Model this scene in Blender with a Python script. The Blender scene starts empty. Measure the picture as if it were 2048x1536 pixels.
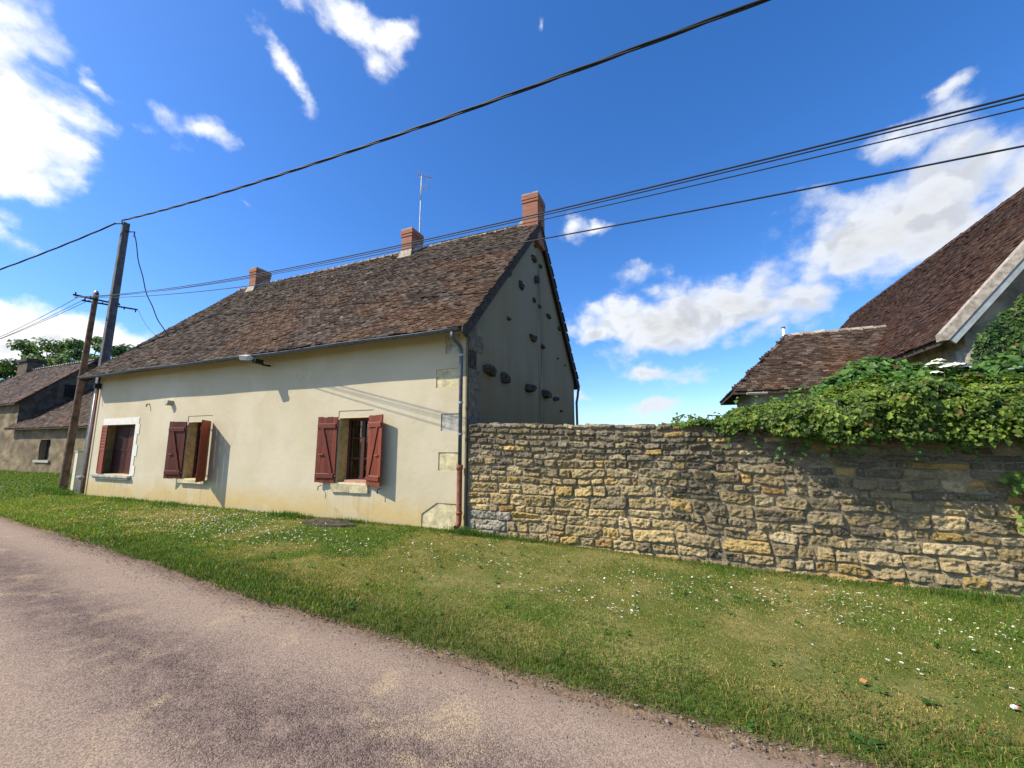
import bpy, math, random
import numpy as np
from mathutils import Vector, Matrix
rng = np.random.default_rng(7)
random.seed(7)
S = bpy.context.scene
COL = S.collection
R = math.radians

# ---------------------------------------------------------------- camera
# X runs along the house front, Y into the house, Z up; near front corner of the house at the origin
cd = bpy.data.cameras.new('camera'); cam = bpy.data.objects.new('camera', cd); COL.objects.link(cam)
S.camera = cam
cd.sensor_width = 36.0; cd.lens = 36.0*791.6/2048; cd.clip_end = 5000; cd.clip_start = 0.05
yaw, pitch, roll = 0.3985, 0.1439, -0.0039
fw = Vector((-math.sin(yaw)*math.cos(pitch), math.cos(yaw)*math.cos(pitch), math.sin(pitch)))
rt = Vector((math.cos(yaw), math.sin(yaw), 0)); up = rt.cross(fw)
r2 = rt*math.cos(roll)+up*math.sin(roll); u2 = up*math.cos(roll)-rt*math.sin(roll)
m = Matrix((r2, u2, -fw)).transposed().to_4x4(); m.translation = (3.64, -6.484, 1.6)
cam.matrix_world = m

# ---------------------------------------------------------------- light
LDIR = Vector((1.25, 1.0, -1.6)).normalized()
sd = bpy.data.lights.new('sun', 'SUN'); sun = bpy.data.objects.new('sun', sd); COL.objects.link(sun)
sd.energy = 4.6; sd.angle = R(0.53); sd.color = (1.0, 0.915, 0.76)
sun.rotation_euler = LDIR.to_track_quat('-Z', 'Y').to_euler(); sun.location = (-20, -16, 30)
S.view_settings.view_transform = 'Standard'; S.view_settings.look = 'None'
S.view_settings.gamma = 1.0; S.view_settings.exposure = 0.58
S.render.film_transparent = False
S.cycles.use_denoising = True

# ---------------------------------------------------------------- node helper
class NT:
    def __init__(s, nt): s.t = nt; s.n = nt.nodes; s.l = nt.links
    def node(s, typ, **kw):
        n = s.n.new(typ)
        for k, v in kw.items():
            if k == 'i':
                for kk, vv in v.items():
                    s.set(n.inputs[kk], vv)
            else: setattr(n, k, v)
        return n
    def set(s, inp, v):
        if isinstance(v, bpy.types.NodeSocket): s.l.new(v, inp)
        else: inp.default_value = v
    def math(s, op, a, b=0.0, c=None, clamp=False):
        n = s.n.new('ShaderNodeMath'); n.operation = op; n.use_clamp = clamp
        s.set(n.inputs[0], a); s.set(n.inputs[1], b)
        if c is not None: s.set(n.inputs[2], c)
        return n.outputs[0]
    def vmath(s, op, a, b=(0, 0, 0)):
        n = s.n.new('ShaderNodeVectorMath'); n.operation = op
        s.set(n.inputs[0], a); s.set(n.inputs[1], b)
        return n.outputs['Value'] if op in ('DOT_PRODUCT', 'LENGTH') else n.outputs[0]
    def mix(s, f, a, b, mode='MIX'):
        n = s.n.new('ShaderNodeMix'); n.data_type = 'RGBA'; n.blend_type = mode
        s.set(n.inputs[0], f); s.set(n.inputs[6], a if isinstance(a, bpy.types.NodeSocket) else (*a[:3], 1)); s.set(n.inputs[7], b if isinstance(b, bpy.types.NodeSocket) else (*b[:3], 1))
        return n.outputs[2]
    def step(s, v, lo, hi):
        n = s.n.new('ShaderNodeMapRange'); n.interpolation_type = 'SMOOTHSTEP'
        s.set(n.inputs[0], v); n.inputs[1].default_value = lo; n.inputs[2].default_value = hi
        return n.outputs[0]
    def noise(s, vec, scale, detail=4, rough=.55, dist=0.0, dim='3D'):
        n = s.n.new('ShaderNodeTexNoise'); n.noise_dimensions = dim
        s.set(n.inputs['Vector'], vec); n.inputs['Scale'].default_value = scale
        n.inputs['Detail'].default_value = detail; n.inputs['Roughness'].default_value = rough; n.inputs['Distortion'].default_value = dist
        return n.outputs['Fac']
    def scalevec(s, vec, sc, loc=(0, 0, 0)):
        n = s.n.new('ShaderNodeMapping'); s.set(n.inputs[0], vec); n.inputs['Scale'].default_value = sc; n.inputs['Location'].default_value = loc
        return n.outputs[0]

def material(name, rough=.85, spec=.3):
    mt = bpy.data.materials.new(name); mt.use_nodes = True
    t = NT(mt.node_tree); b = mt.node_tree.nodes['Principled BSDF']
    b.inputs['Roughness'].default_value = rough; b.inputs['Specular IOR Level'].default_value = spec
    geo = t.node('ShaderNodeNewGeometry')
    t.P = geo.outputs['Position']; t.N = geo.outputs['Normal']
    return mt, t, b
def base(t, b, c): t.set(b.inputs['Base Color'], c if isinstance(c, bpy.types.NodeSocket) else (*c[:3], 1))
def bump(t, b, h, strength=.5, dist=.01):
    n = t.node('ShaderNodeBump', i={'Strength': strength, 'Distance': dist, 'Height': h}); t.l.new(n.outputs[0], b.inputs['Normal'])
def attr(t, name='Col'):
    n = t.node('ShaderNodeAttribute'); n.attribute_name = name; return n.outputs['Color']
def xyz(t, v):
    n = t.node('ShaderNodeSeparateXYZ', i={0: v}); return n.outputs
def comb(t, x, y, z):
    return t.node('ShaderNodeCombineXYZ', i={0: x, 1: y, 2: z}).outputs[0]

# ---------------------------------------------------------------- sky and clouds
W = bpy.data.worlds.new('World'); S.world = W; W.use_nodes = True; W.cycles.sampling_method = 'MANUAL'; W.cycles.sample_map_resolution = 512
t = NT(W.node_tree); bg = W.node_tree.nodes['Background']
sky = t.node('ShaderNodeTexSky', sky_type='NISHITA'); sky.sun_disc = False
sky.sun_elevation = math.asin(1.6/math.sqrt(1.25**2+1+1.6**2))
SUN_AZ = math.atan2(-1.25, -1.0)          # measured from +Y towards +X
sky.sun_rotation = SUN_AZ; sky.air_density = 1.0; sky.dust_density = 0.8; sky.ozone_density = 2.5; sky.altitude = 200
D = t.node('ShaderNodeTexCoord').outputs['Generated']
hs = t.node('ShaderNodeHueSaturation', i={'Saturation': 1.28, 'Value': 1.36, 'Color': sky.outputs[0]})
skyc = t.mix(1.0, hs.outputs[0], (.80, .93, 1.16), 'MULTIPLY')
# every cloud: direction it stands in, half width, half height (as angles), tilt, weight
CL = [(-0.880,0.150,0.460,0.085,0.130,0,1.45),(-0.886,0.211,0.400,0.060,0.055,0,1.2),(-0.795,0.253,0.551,0.050,0.022,-20,.72),
 (-0.535,0.415,0.742,0.125,0.045,-12,1.05),(-0.453,0.499,0.739,0.065,0.030,22,.85),(-0.621,0.410,0.668,0.080,0.026,-38,.92),
 (-0.756,0.365,0.543,0.066,0.044,12,1.0),(-0.762,0.457,0.458,0.022,0.026,0,.72),
 (-0.930,0.310,0.187,0.120,0.044,0,1.3),(-0.953,0.248,0.165,0.060,0.050,0,1.3),(-0.210,0.853,0.478,0.055,0.052,10,.72),
 (-0.142,0.862,0.486,0.042,0.024,0,.66),(-0.005,0.957,0.274,0.225,0.060,0,1.55),(-0.10,0.947,0.305,0.12,0.06,0,1.4),(-0.18,0.955,.262,.07,.035,0,1.3),(-0.046,0.985,0.160,0.120,0.034,0,1.2),
 (-0.085,0.993,0.079,0.120,0.020,0,1.0),(-0.200,0.973,0.113,0.065,0.028,0,.85),(0.325,0.870,0.362,0.095,0.060,-8,1.4),(0.37,0.845,0.372,0.12,0.07,0,1.45),(0.10,.953,.262,.09,.030,0,1.25),
 (0.43,0.80,0.40,0.10,0.06,0,1.3),(0.52,0.75,0.38,0.12,0.06,0,1.3),(0.375,0.788,0.480,0.100,0.042,0,.74),(0.408,0.747,0.525,0.036,0.017,25,.70),(-0.187,0.608,0.772,0.015,0.026,0,.42),
 (-0.40,0.86,0.06,0.2,0.03,0,.8),(0.45,0.87,0.10,0.3,0.05,0,.9),
 (0.3,-0.8,0.5,0.35,0.2,0,1.1),(-0.5,-0.7,0.35,0.3,0.12,0,1.0),(-0.95,-0.2,0.2,0.2,0.08,0,1.0),(0.1,0.1,1.0,0.12,0.2,0,.7)]
w1 = t.noise(t.scalevec(D, (1, 1, 1.5)), 5.0, 9, .60, .35)
w2 = t.noise(t.scalevec(D, (1, 1, 1.4), (3.1, 1.7, .4)), 16.0, 5, .56, .2)
# domain warp so that no outline is an ellipse
nc = t.node('ShaderNodeTexNoise', i={'Vector': D, 'Scale': 6.0, 'Detail': 6.0, 'Roughness': .65})
warp = t.vmath('SCALE', t.vmath('SUBTRACT', nc.outputs['Color'], (.5, .5, .5))); warp.node.inputs['Scale'].default_value = 0.085
Dw = t.vmath('ADD', D, warp)
def billow(vec):
    r = None
    for sc_, am in ((9.0, .58), (21.0, .32), (46.0, .07)):
        v_ = t.node('ShaderNodeTexVoronoi', feature='F1', i={'Vector': vec, 'Scale': sc_}).outputs['Distance']
        v_ = t.math('MULTIPLY', t.math('SUBTRACT', .75, v_), am); r = v_ if r is None else t.math('ADD', r, v_)
    return r
vz = t.scalevec(Dw, (1, 1, 1.35)); bil = billow(vz); bil2 = billow(t.vmath('ADD', vz, tuple(-LDIR*.030+Vector((0, 0, .022)))))
field = None
for (x, y, z, ra, rb, rot, wgt) in CL:
    c = Vector((x, y, z)).normalized(); a = Vector((0, 0, 1)).cross(c).normalized()*-1; b_ = c.cross(a)*-1
    if b_.z < 0: b_ = -b_
    ca, sa = math.cos(R(rot)), math.sin(R(rot)); a2 = a*ca+b_*sa; b2 = b_*ca-a*sa
    q = comb(t, t.vmath('DOT_PRODUCT', Dw, tuple(a2/ra)), t.vmath('DOT_PRODUCT', Dw, tuple(b2/rb)), t.math('MULTIPLY', t.math('SUBTRACT', t.vmath('DOT_PRODUCT', Dw, tuple(c)), 1.0), 2.0))
    f = t.math('MULTIPLY_ADD', t.vmath('LENGTH', q), -1.0, wgt)
    field = f if field is None else t.math('SMOOTH_MAX', field, f, 0.15)
dens = t.math('ADD', field, t.math('MULTIPLY', t.math('SUBTRACT', w1, .5), 1.9))
dens = t.math('ADD', t.math('ADD', dens, t.math('MULTIPLY', t.math('SUBTRACT', w2, .5), 1.1)), t.math('MULTIPLY', t.math('SUBTRACT', bil, .26), 1.7))
alpha = t.math('POWER', t.step(dens, -.06, .86), 1.1)
thick = t.step(dens, .7, 1.7)
sdot = t.vmath('DOT_PRODUCT', D, tuple(-LDIR))
lit = t.step(sdot, -.75, .75)
ccol = t.mix(thick, (.80, .86, .97), (.78, .79, .80))
ccol = t.mix(lit, ccol, (1.35, 1.35, 1.33))
shade = t.noise(t.scalevec(D, (1, 1, 2.2), (0, 0, -.10)), 7.0, 6, .55)
ccol = t.mix(t.math('MULTIPLY', t.step(shade, .42, .72), t.math('MULTIPLY', thick, .8)), ccol, (.47, .50, .55))
rel = t.math('MULTIPLY', t.step(t.math('SUBTRACT', bil2, bil), -.02, .16), t.math('MULTIPLY', t.step(dens, .3, 1.0), .55)); ccol = t.mix(rel, ccol, (.54, .57, .63))
cs = t.node('ShaderNodeVectorMath', operation='SCALE', i={0: ccol, 'Scale': 6.3}).outputs[0]
final = t.mix(t.math('MULTIPLY', alpha, .97), skyc, cs)
t.l.new(final, bg.inputs[0]); bg.inputs[1].default_value = 0.10

# ---------------------------------------------------------------- noise for meshes
def _hash(i, j, k, s):
    h = (i*374761393+j*668265263+k*2147483647+s*974634777) & 0xFFFFFFFF
    h = ((h ^ (h >> 13))*1274126177) & 0xFFFFFFFF
    return ((h ^ (h >> 16)) & 0xFFFFFF)/float(0xFFFFFF)
def vnoise(p, s=0):
    p = np.asarray(p, float); i = np.floor(p).astype(np.int64); f = p-i; f = f*f*(3-2*f)
    r = 0
    for a in (0, 1):
        for b in (0, 1):
            for c in (0, 1):
                w = (f[..., 0] if a else 1-f[..., 0])*(f[..., 1] if b else 1-f[..., 1])*(f[..., 2] if c else 1-f[..., 2])
                r = r+w*_hash(i[..., 0]+a, i[..., 1]+b, i[..., 2]+c, s)
    return r
def fbm(p, s=0, o=3):
    p = np.asarray(p, float); r = 0; a = .5; tot = 0
    for k in range(o): r = r+a*vnoise(p*2**k, s+k); tot += a; a *= .5
    return r/tot
def fbm2(x, y, sc, s=0, o=3):
    return fbm(np.stack([np.asarray(x, float)*sc, np.asarray(y, float)*sc, np.full(np.shape(x), 3.3)], -1), s, o)

# ---------------------------------------------------------------- mesh builder
class MB:
    def __init__(s): s.v = []; s.f = []; s.c = []; s.n = 0; s.fm = []
    def add(s, v, f, c=None, mi=0):
        v = np.asarray(v, float).reshape(-1, 3)
        for g in (f if isinstance(f, list) and len(f) and isinstance(f[0], np.ndarray) and f[0].ndim == 2 else [f]):
            g = np.asarray(g)
            if g.ndim == 2: s.f.append(g+s.n); s.fm.append(mi)
            else:
                for q in g: s.f.append(np.asarray(q)[None]+s.n); s.fm.append(mi)
        s.v.append(v)
        cc = np.ones((len(v), 4)); 
        if c is not None: cc[:, :3] = np.asarray(c, float)
        s.c.append(cc); s.n += len(v)
    def poly(s, v, c=None, mi=0): s.add(v, np.arange(len(v))[None], c, mi)
    def box(s, x0, x1, y0, y1, z0, z1, c=None, mi=0):
        v = [(x, y, z) for z in (z0, z1) for y in (y0, y1) for x in (x0, x1)]
        s.add(v, np.array([(0, 2, 3, 1), (4, 5, 7, 6), (0, 1, 5, 4), (2, 6, 7, 3), (0, 4, 6, 2), (1, 3, 7, 5)]), c, mi)
    def obox(s, o, a, b, d, c=None, mi=0):   # oriented box, corner o, edge vectors a b d
        o, a, b, d = (np.asarray(q, float) for q in (o, a, b, d))
        v = [o+i*a+j*b+k*d for k in (0, 1) for j in (0, 1) for i in (0, 1)]
        s.add(v, np.array([(0, 2, 3, 1), (4, 5, 7, 6), (0, 1, 5, 4), (2, 6, 7, 3), (0, 4, 6, 2), (1, 3, 7, 5)]), c, mi)
    def prism(s, p, ext, c=None, mi=0):
        p = np.asarray(p, float); n = len(p); q = p+np.asarray(ext, float)
        s.add(np.vstack([p, q]), [np.arange(n)[None], (np.arange(n)[::-1]+n)[None], np.array([(i, i+n, (i+1) % n+n, (i+1) % n) for i in range(n)])], c, mi)
    def tube(s, pts, r, seg=8, c=None, cap=True, mi=0):
        pts = np.asarray(pts, float); n = len(pts); r = np.full(n, r) if np.isscalar(r) else np.asarray(r, float)
        tg = np.gradient(pts, axis=0); tg /= np.linalg.norm(tg, axis=1)[:, None]
        ref = np.array([0, 0, 1.]) if abs(tg[:, 2]).max() < .9 else np.array([0.31, .95, 0.05])
        A = np.cross(tg, ref); A /= np.linalg.norm(A, axis=1)[:, None]; B = np.cross(A, tg)
        an = np.arange(seg)*2*math.pi/seg
        v = pts[:, None]+r[:, None, None]*(np.cos(an)[None, :, None]*A[:, None]+np.sin(an)[None, :, None]*B[:, None])
        f = np.array([(i*seg+j, i*seg+(j+1) % seg, (i+1)*seg+(j+1) % seg, (i+1)*seg+j) for i in range(n-1) for j in range(seg)])
        fs = [f]
        if cap: fs += [np.arange(seg)[::-1][None], (np.arange(seg)+(n-1)*seg)[None]]
        s.add(v.reshape(-1, 3), fs, c, mi)
    def grid(s, V, c=None, mi=0):            # V: (n,m,3)
        n, m_ = V.shape[:2]; i, j = np.meshgrid(np.arange(n-1), np.arange(m_-1), indexing='ij'); k = (i*m_+j).ravel()
        s.add(V.reshape(-1, 3), np.stack([k, k+1, k+m_+1, k+m_], -1), None if c is None else np.asarray(c).reshape(-1, 3) if np.ndim(c) > 1 else c, mi)
    def mesh(s, name, off=(0, 0, 0), smooth=False):
        me = bpy.data.meshes.new(name); v = np.vstack(s.v)-np.asarray(off, float)
        me.vertices.add(len(v)); me.vertices.foreach_set('co', v.astype(np.float32).ravel())
        sizes = np.concatenate([np.full(len(f), f.shape[1]) for f in s.f]); loops = np.concatenate([f.ravel() for f in s.f])
        me.loops.add(len(loops)); me.loops.foreach_set('vertex_index', loops.astype(np.int32))
        me.polygons.add(len(sizes)); st = np.concatenate([[0], np.cumsum(sizes)[:-1]])
        me.polygons.foreach_set('loop_start', st.astype(np.int32)); me.polygons.foreach_set('loop_total', sizes.astype(np.int32))
        mi = np.concatenate([np.full(len(f), k) for f, k in zip(s.f, s.fm)])
        me.polygons.foreach_set('material_index', mi.astype(np.int32))
        me.polygons.foreach_set('use_smooth', np.full(len(sizes), smooth))
        a = me.color_attributes.new('Col', 'FLOAT_COLOR', 'POINT'); a.data.foreach_set('color', np.vstack(s.c).astype(np.float32).ravel())
        me.update(calc_edges=True); me.validate()
        return me

def tag(o, label=None, cat=None, group=None, kind=None):
    if label: o['label'] = label
    if cat: o['category'] = cat
    if group: o['group'] = group
    if kind: o['kind'] = kind
    return o
def root_loc(o):
    p = Vector((0, 0, 0))
    while o is not None: p += o.location; o = o.parent
    return p
def obj(name, mb, mats, parent=None, loc=None, smooth=False):
    org = root_loc(parent) if parent is not None else Vector([float(q) for q in loc] if loc is not None else (0, 0, 0))
    me = mb.mesh(name, org, smooth)
    for mt in (mats if isinstance(mats, (list, tuple)) else [mats]): me.materials.append(mt)
    o = bpy.data.objects.new(name, me); COL.objects.link(o)
    if parent is not None: o.parent = parent
    else: o.location = org
    return o
def thing(name, loc, label, cat, group=None):
    o = bpy.data.objects.new(name, None); COL.objects.link(o); o.location = loc
    return tag(o, label, cat, group)
def struct(name, mb, mt, smooth=False): return tag(obj(name, mb, mt, smooth=smooth), kind='structure')
def gz(x, y): return -0.03*np.clip(x, 0, 4.5)
def ss(x, a, b): q = np.clip((x-a)/(b-a), 0, 1); return q*q*(3-2*q)

# ---------------------------------------------------------------- materials
def mat_plain(name, c, rough=.8, spec=.3, var=.25, scale=8, bs=.0, metal=0):
    mt, t, b = material(name, rough, spec); n = t.noise(t.P, scale, 5, .6)
    base(t, b, t.mix(t.step(n, .3, .7), tuple(k*(1-var) for k in c), tuple(min(1, k*(1+var)) for k in c)))
    b.inputs['Metallic'].default_value = metal
    if bs: bump(t, b, t.noise(t.P, scale*4, 5, .65), bs, .01)
    return mt
def mat_col(name, rough=.9, spec=.2, var=.35, scale=40, bs=.4, bd=.006):
    mt, t, b = material(name, rough, spec); n = t.noise(t.P, scale, 6, .65)
    f = t.math('MULTIPLY_ADD', n, 2*var*1.4, 1-var*1.4)
    base(t, b, t.mix(1.0, attr(t), comb(t, f, f, f), 'MULTIPLY'))
    if bs: bump(t, b, n, bs, bd)
    return mt
def mat_leaf(name):
    mt, t, b = material(name, .5, .35); c = attr(t); base(t, b, c)
    tr = t.node('ShaderNodeBsdfTranslucent', i={'Color': t.mix(1.0, c, (1.3, 1.5, .55), 'MULTIPLY')})
    mx = t.node('ShaderNodeMixShader', i={0: .34, 1: b.outputs[0], 2: tr.outputs[0]})
    t.l.new(mx.outputs[0], t.n['Material Output'].inputs[0]); return mt

def mat_plaster():
    mt, t, b = material('cream_plaster', .92, .15)
    X, Y, Z_ = xyz(t, t.P)
    big = t.noise(t.P, .55, 4, .55, .3); mid = t.noise(t.P, 2.3, 5, .6); fine = t.noise(t.P, 60, 4, .6)
    c = t.mix(t.step(big, .35, .7), (.495, .428, .292), (.56, .492, .352))
    c = t.mix(t.math('MULTIPLY', t.step(mid, .45, .75), .25), c, (.60, .53, .37))
    # yellow damp band rising from the ground, rain streaks
    low = t.math('MULTIPLY', t.math('SUBTRACT', 1.0, t.step(t.math('ADD', Z_, t.math('MULTIPLY', mid, .5)), .35, .95)), t.step(t.math('ADD', big, t.math('MULTIPLY', t.step(X, -5, -13), .25)), .22, .52))
    c = t.mix(t.math('MULTIPLY', low, .85), c, (.52, .37, .14))
    st = t.noise(t.scalevec(t.P, (2.2, 2.2, .12)), 1.0, 4, .6)
    c = t.mix(t.math('MULTIPLY', t.step(st, .56, .74), .30), c, (.55, .47, .28))
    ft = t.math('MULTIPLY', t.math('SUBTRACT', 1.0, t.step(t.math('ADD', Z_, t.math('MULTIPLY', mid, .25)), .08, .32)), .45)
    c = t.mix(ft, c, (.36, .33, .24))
    dr = t.noise(t.scalevec(t.P, (9, 9, .35)), 1.0, 4, .6); rg = t.math('MULTIPLY', t.math('SUBTRACT', 1.0, t.step(Z_, .30, .62)), 0.0)
    for xa, xb in ((-13.1, -11.0), (-8.7, -7.4), (-3.4, -2.1)):
        mk = t.math('MULTIPLY', t.step(X, xa-.05, xa+.05), t.math('SUBTRACT', 1.0, t.step(X, xb-.05, xb+.05))); rg = t.math('MAXIMUM', rg, t.math('MULTIPLY', mk, t.math('SUBTRACT', 1.0, t.step(Z_, .52, .60))))
    c = t.mix(t.math('MULTIPLY', rg, t.math('MULTIPLY', t.step(dr, .45, .66), .5)), c, (.36, .31, .20))
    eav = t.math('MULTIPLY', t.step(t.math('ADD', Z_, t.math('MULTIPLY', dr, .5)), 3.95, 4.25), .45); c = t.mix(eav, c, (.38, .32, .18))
    spl = t.math('MULTIPLY', t.math('SUBTRACT', 1.0, t.step(Z_, .1, .75)), t.step(t.noise(t.P, 28, 4, .7), .54, .66)); c = t.mix(t.math('MULTIPLY', spl, .45), c, (.33, .29, .19))
    vo = t.node('ShaderNodeTexVoronoi', feature='DISTANCE_TO_EDGE', i={'Vector': t.vmath('ADD', t.P, t.node('ShaderNodeTexNoise', i={'Vector': t.P, 'Scale': 2.5, 'Detail': 6.0}).outputs['Color']), 'Scale': .42})
    crk = t.math('MULTIPLY', t.math('SUBTRACT', 1.0, t.step(vo.outputs['Distance'], .0015, .006)), t.step(t.noise(t.P, .8, 3), .56, .64)); c = t.mix(t.math('MULTIPLY', crk, .30), c, (.22, .18, .12))
    pat = t.step(t.noise(t.P, .9, 2, .4), .60, .63); c = t.mix(t.math('MULTIPLY', pat, .22), c, (.60, .55, .43))
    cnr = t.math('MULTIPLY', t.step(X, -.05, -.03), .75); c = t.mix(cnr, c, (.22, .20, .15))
    # grey dirt streaks on the end wall; its shade also deepened in the colour
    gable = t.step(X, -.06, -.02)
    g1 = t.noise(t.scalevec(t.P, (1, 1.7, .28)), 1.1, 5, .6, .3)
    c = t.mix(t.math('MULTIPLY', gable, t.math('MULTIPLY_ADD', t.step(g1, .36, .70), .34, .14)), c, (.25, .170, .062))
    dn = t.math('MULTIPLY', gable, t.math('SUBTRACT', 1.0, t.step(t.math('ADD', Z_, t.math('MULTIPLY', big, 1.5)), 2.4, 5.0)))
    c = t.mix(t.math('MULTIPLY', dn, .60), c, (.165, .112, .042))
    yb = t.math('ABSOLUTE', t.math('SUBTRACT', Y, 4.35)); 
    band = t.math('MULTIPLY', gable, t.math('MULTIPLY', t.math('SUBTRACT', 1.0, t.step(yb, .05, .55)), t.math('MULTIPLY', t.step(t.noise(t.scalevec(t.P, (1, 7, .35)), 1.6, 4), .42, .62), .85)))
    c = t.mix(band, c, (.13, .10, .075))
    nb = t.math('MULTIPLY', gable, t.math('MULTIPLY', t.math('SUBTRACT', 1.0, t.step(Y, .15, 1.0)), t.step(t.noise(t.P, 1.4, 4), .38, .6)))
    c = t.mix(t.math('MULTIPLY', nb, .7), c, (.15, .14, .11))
    sp = t.step(t.noise(t.P, 22, 3, .5), .70, .76)
    c = t.mix(t.math('MULTIPLY', sp, .25), c, (.4, .35, .25))
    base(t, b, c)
    h = t.math('ADD', t.math('MULTIPLY', fine, .5), t.math('MULTIPLY', t.noise(t.P, 7, 4, .6), 1.2))
    bump(t, b, h, .45, .012); return mt
def mat_brick():
    mt, t, b = material('red_brick', .88, .2); X, Y, Z_ = xyz(t, t.P)
    br = t.node('ShaderNodeTexBrick', i={'Vector': comb(t, t.math('ADD', X, Y), Z_, 0.0), 'Scale': 1.0, 'Color1': (.29, .105, .062, 1), 'Color2': (.37, .155, .10, 1), 'Mortar': (.30, .19, .14, 1),
        'Mortar Size': .006, 'Brick Width': .22, 'Row Height': .065, 'Bias': -.1})
    n = t.noise(t.P, 9, 5, .65); c = t.mix(t.math('MULTIPLY', t.step(n, .5, .75), .55), br.outputs[0], (.20, .12, .09))
    c = t.mix(t.math('MULTIPLY', t.step(t.noise(t.P, 4, 4), .55, .75), .35), c, (.40, .24, .17))
    base(t, b, c); bump(t, b, t.math('SUBTRACT', n, t.math('MULTIPLY', br.outputs['Fac'], 1.0)), .5, .008); return mt
def mat_stone():
    mt, t, b = material('limestone', .93, .12)
    n1 = t.noise(t.P, 14, 7, .68); n2 = t.noise(t.P, 45, 5, .6); X, Y, Z_ = xyz(t, t.P)
    c = attr(t)
    c = t.mix(t.math('MULTIPLY', t.step(n1, .52, .70), .55), c, (.12, .105, .08))
    c = t.mix(t.math('MULTIPLY', t.step(n2, .56, .68), .5), c, (.52, .47, .36))
    c = t.mix(t.math('MULTIPLY', t.step(t.noise(t.P, 26, 4, .6, .5), .62, .70), .45), c, (.055, .05, .042))
    lic = t.math('MULTIPLY', t.step(t.noise(t.P, 5, 4), .6, .7), t.step(n2, .45, .6))
    c = t.mix(t.math('MULTIPLY', lic, .55), c, (.44, .29, .06))
    base(t, b, c); bump(t, b, t.math('ADD', n1, t.math('MULTIPLY', n2, .7)), 1.0, .030); return mt
def mat_tile():
    mt, t, b = material('clay_tile', .9, .15)
    n = t.noise(t.P, 18, 6, .65); n2 = t.noise(t.P, 70, 3, .6); f = t.math('MULTIPLY_ADD', n, 1.3, .35)
    c = t.mix(1.0, attr(t), comb(t, f, f, f), 'MULTIPLY')
    c = t.mix(t.math('MULTIPLY', t.step(n2, .6, .72), .35), c, (.24, .20, .15))
    base(t, b, c); bump(t, b, n2, .5, .008); return mt
def mat_road():
    mt, t, b = material('gravel_road', .95, .15); X, Y, Z_ = xyz(t, t.P)
    DD = t.math('MULTIPLY', t.node('ShaderNodeSeparateColor', i={0: attr(t)}).outputs[0], 4.6)       # metres in from the verge
    v = t.node('ShaderNodeTexVoronoi', i={'Vector': t.P, 'Scale': 130.0}); vc = v.outputs['Color']; vd = v.outputs['Distance']
    big = t.noise(t.scalevec(t.P, (.45, 1.0, 1)), 1.1, 5, .6, .4); mid = t.noise(t.P, 5, 5, .65)
    dk = t.math('DIVIDE', t.math('ADD', t.math('ADD', DD, -1.06), t.math('MULTIPLY', t.math('SUBTRACT', big, .5), .9)), .40)
    wt = t.math('SUBTRACT', 1.0, t.math('MULTIPLY', t.math('EXPONENT', t.math('MULTIPLY', t.math('MULTIPLY', dk, dk), -1.0)), t.math('MULTIPLY_ADD', t.step(mid, .3, .65), .6, .4)))
    c = t.mix(wt, (.112, .078, .066), (.275, .203, .150))
    c = t.mix(t.math('MULTIPLY', t.step(mid, .52, .72), .30), c, (.285, .22, .16))
    sandy = t.math('MULTIPLY', t.step(t.noise(t.P, 1.5, 4, .6, .5), .56, .68), t.step(mid, .35, .6))
    c = t.mix(t.math('MULTIPLY', sandy, .7), c, (.36, .27, .165))
    g = t.node('ShaderNodeSeparateColor', i={0: vc}).outputs[0]
    gf = t.math('MULTIPLY_ADD', g, 1.5, .30); c = t.mix(t.math('MULTIPLY_ADD', t.math('SUBTRACT', 1.0, wt), .45, .45), c, t.mix(1.0, c, comb(t, gf, gf, gf), 'MULTIPLY'))
    edge = t.math('SUBTRACT', 1.0, t.step(t.math('ADD', DD, t.math('MULTIPLY', t.math('SUBTRACT', mid, .5), .5)), .02, .38))
    c = t.mix(t.math('MULTIPLY', edge, .6), c, (.215, .150, .10))
    base(t, b, c)
    h = t.math('ADD', t.math('MULTIPLY', t.math('SUBTRACT', .6, vd), t.math('MULTIPLY_ADD', t.math('SUBTRACT', 1.0, wt), .8, .35)), t.math('MULTIPLY', mid, .5))
    bump(t, b, h, .8, .006); return mt
def mat_soil():
    mt, t, b = material('turf_soil', .97, .05)
    n = t.noise(t.P, 1.2, 5, .6); n2 = t.noise(t.P, 16, 6, .7); c = t.mix(t.step(n, .38, .66), (.095, .125, .024), (.22, .20, .07))
    c = t.mix(t.math('MULTIPLY', t.step(n2, .45, .7), .8), c, (.075, .10, .022)); de = t.math('ADD', t.node('ShaderNodeSeparateColor', i={0: attr(t)}).outputs[0], t.math('MULTIPLY', t.math('SUBTRACT', n2, .5), .22))
    bare = t.math('SUBTRACT', 1.0, t.step(de, .52, .60))
    c = t.mix(bare, c, t.mix(t.step(n2, .35, .65), (.12, .080, .05), (.27, .19, .12))); base(t, b, c); bump(t, b, n2, 1.0, .03); return mt

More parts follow.
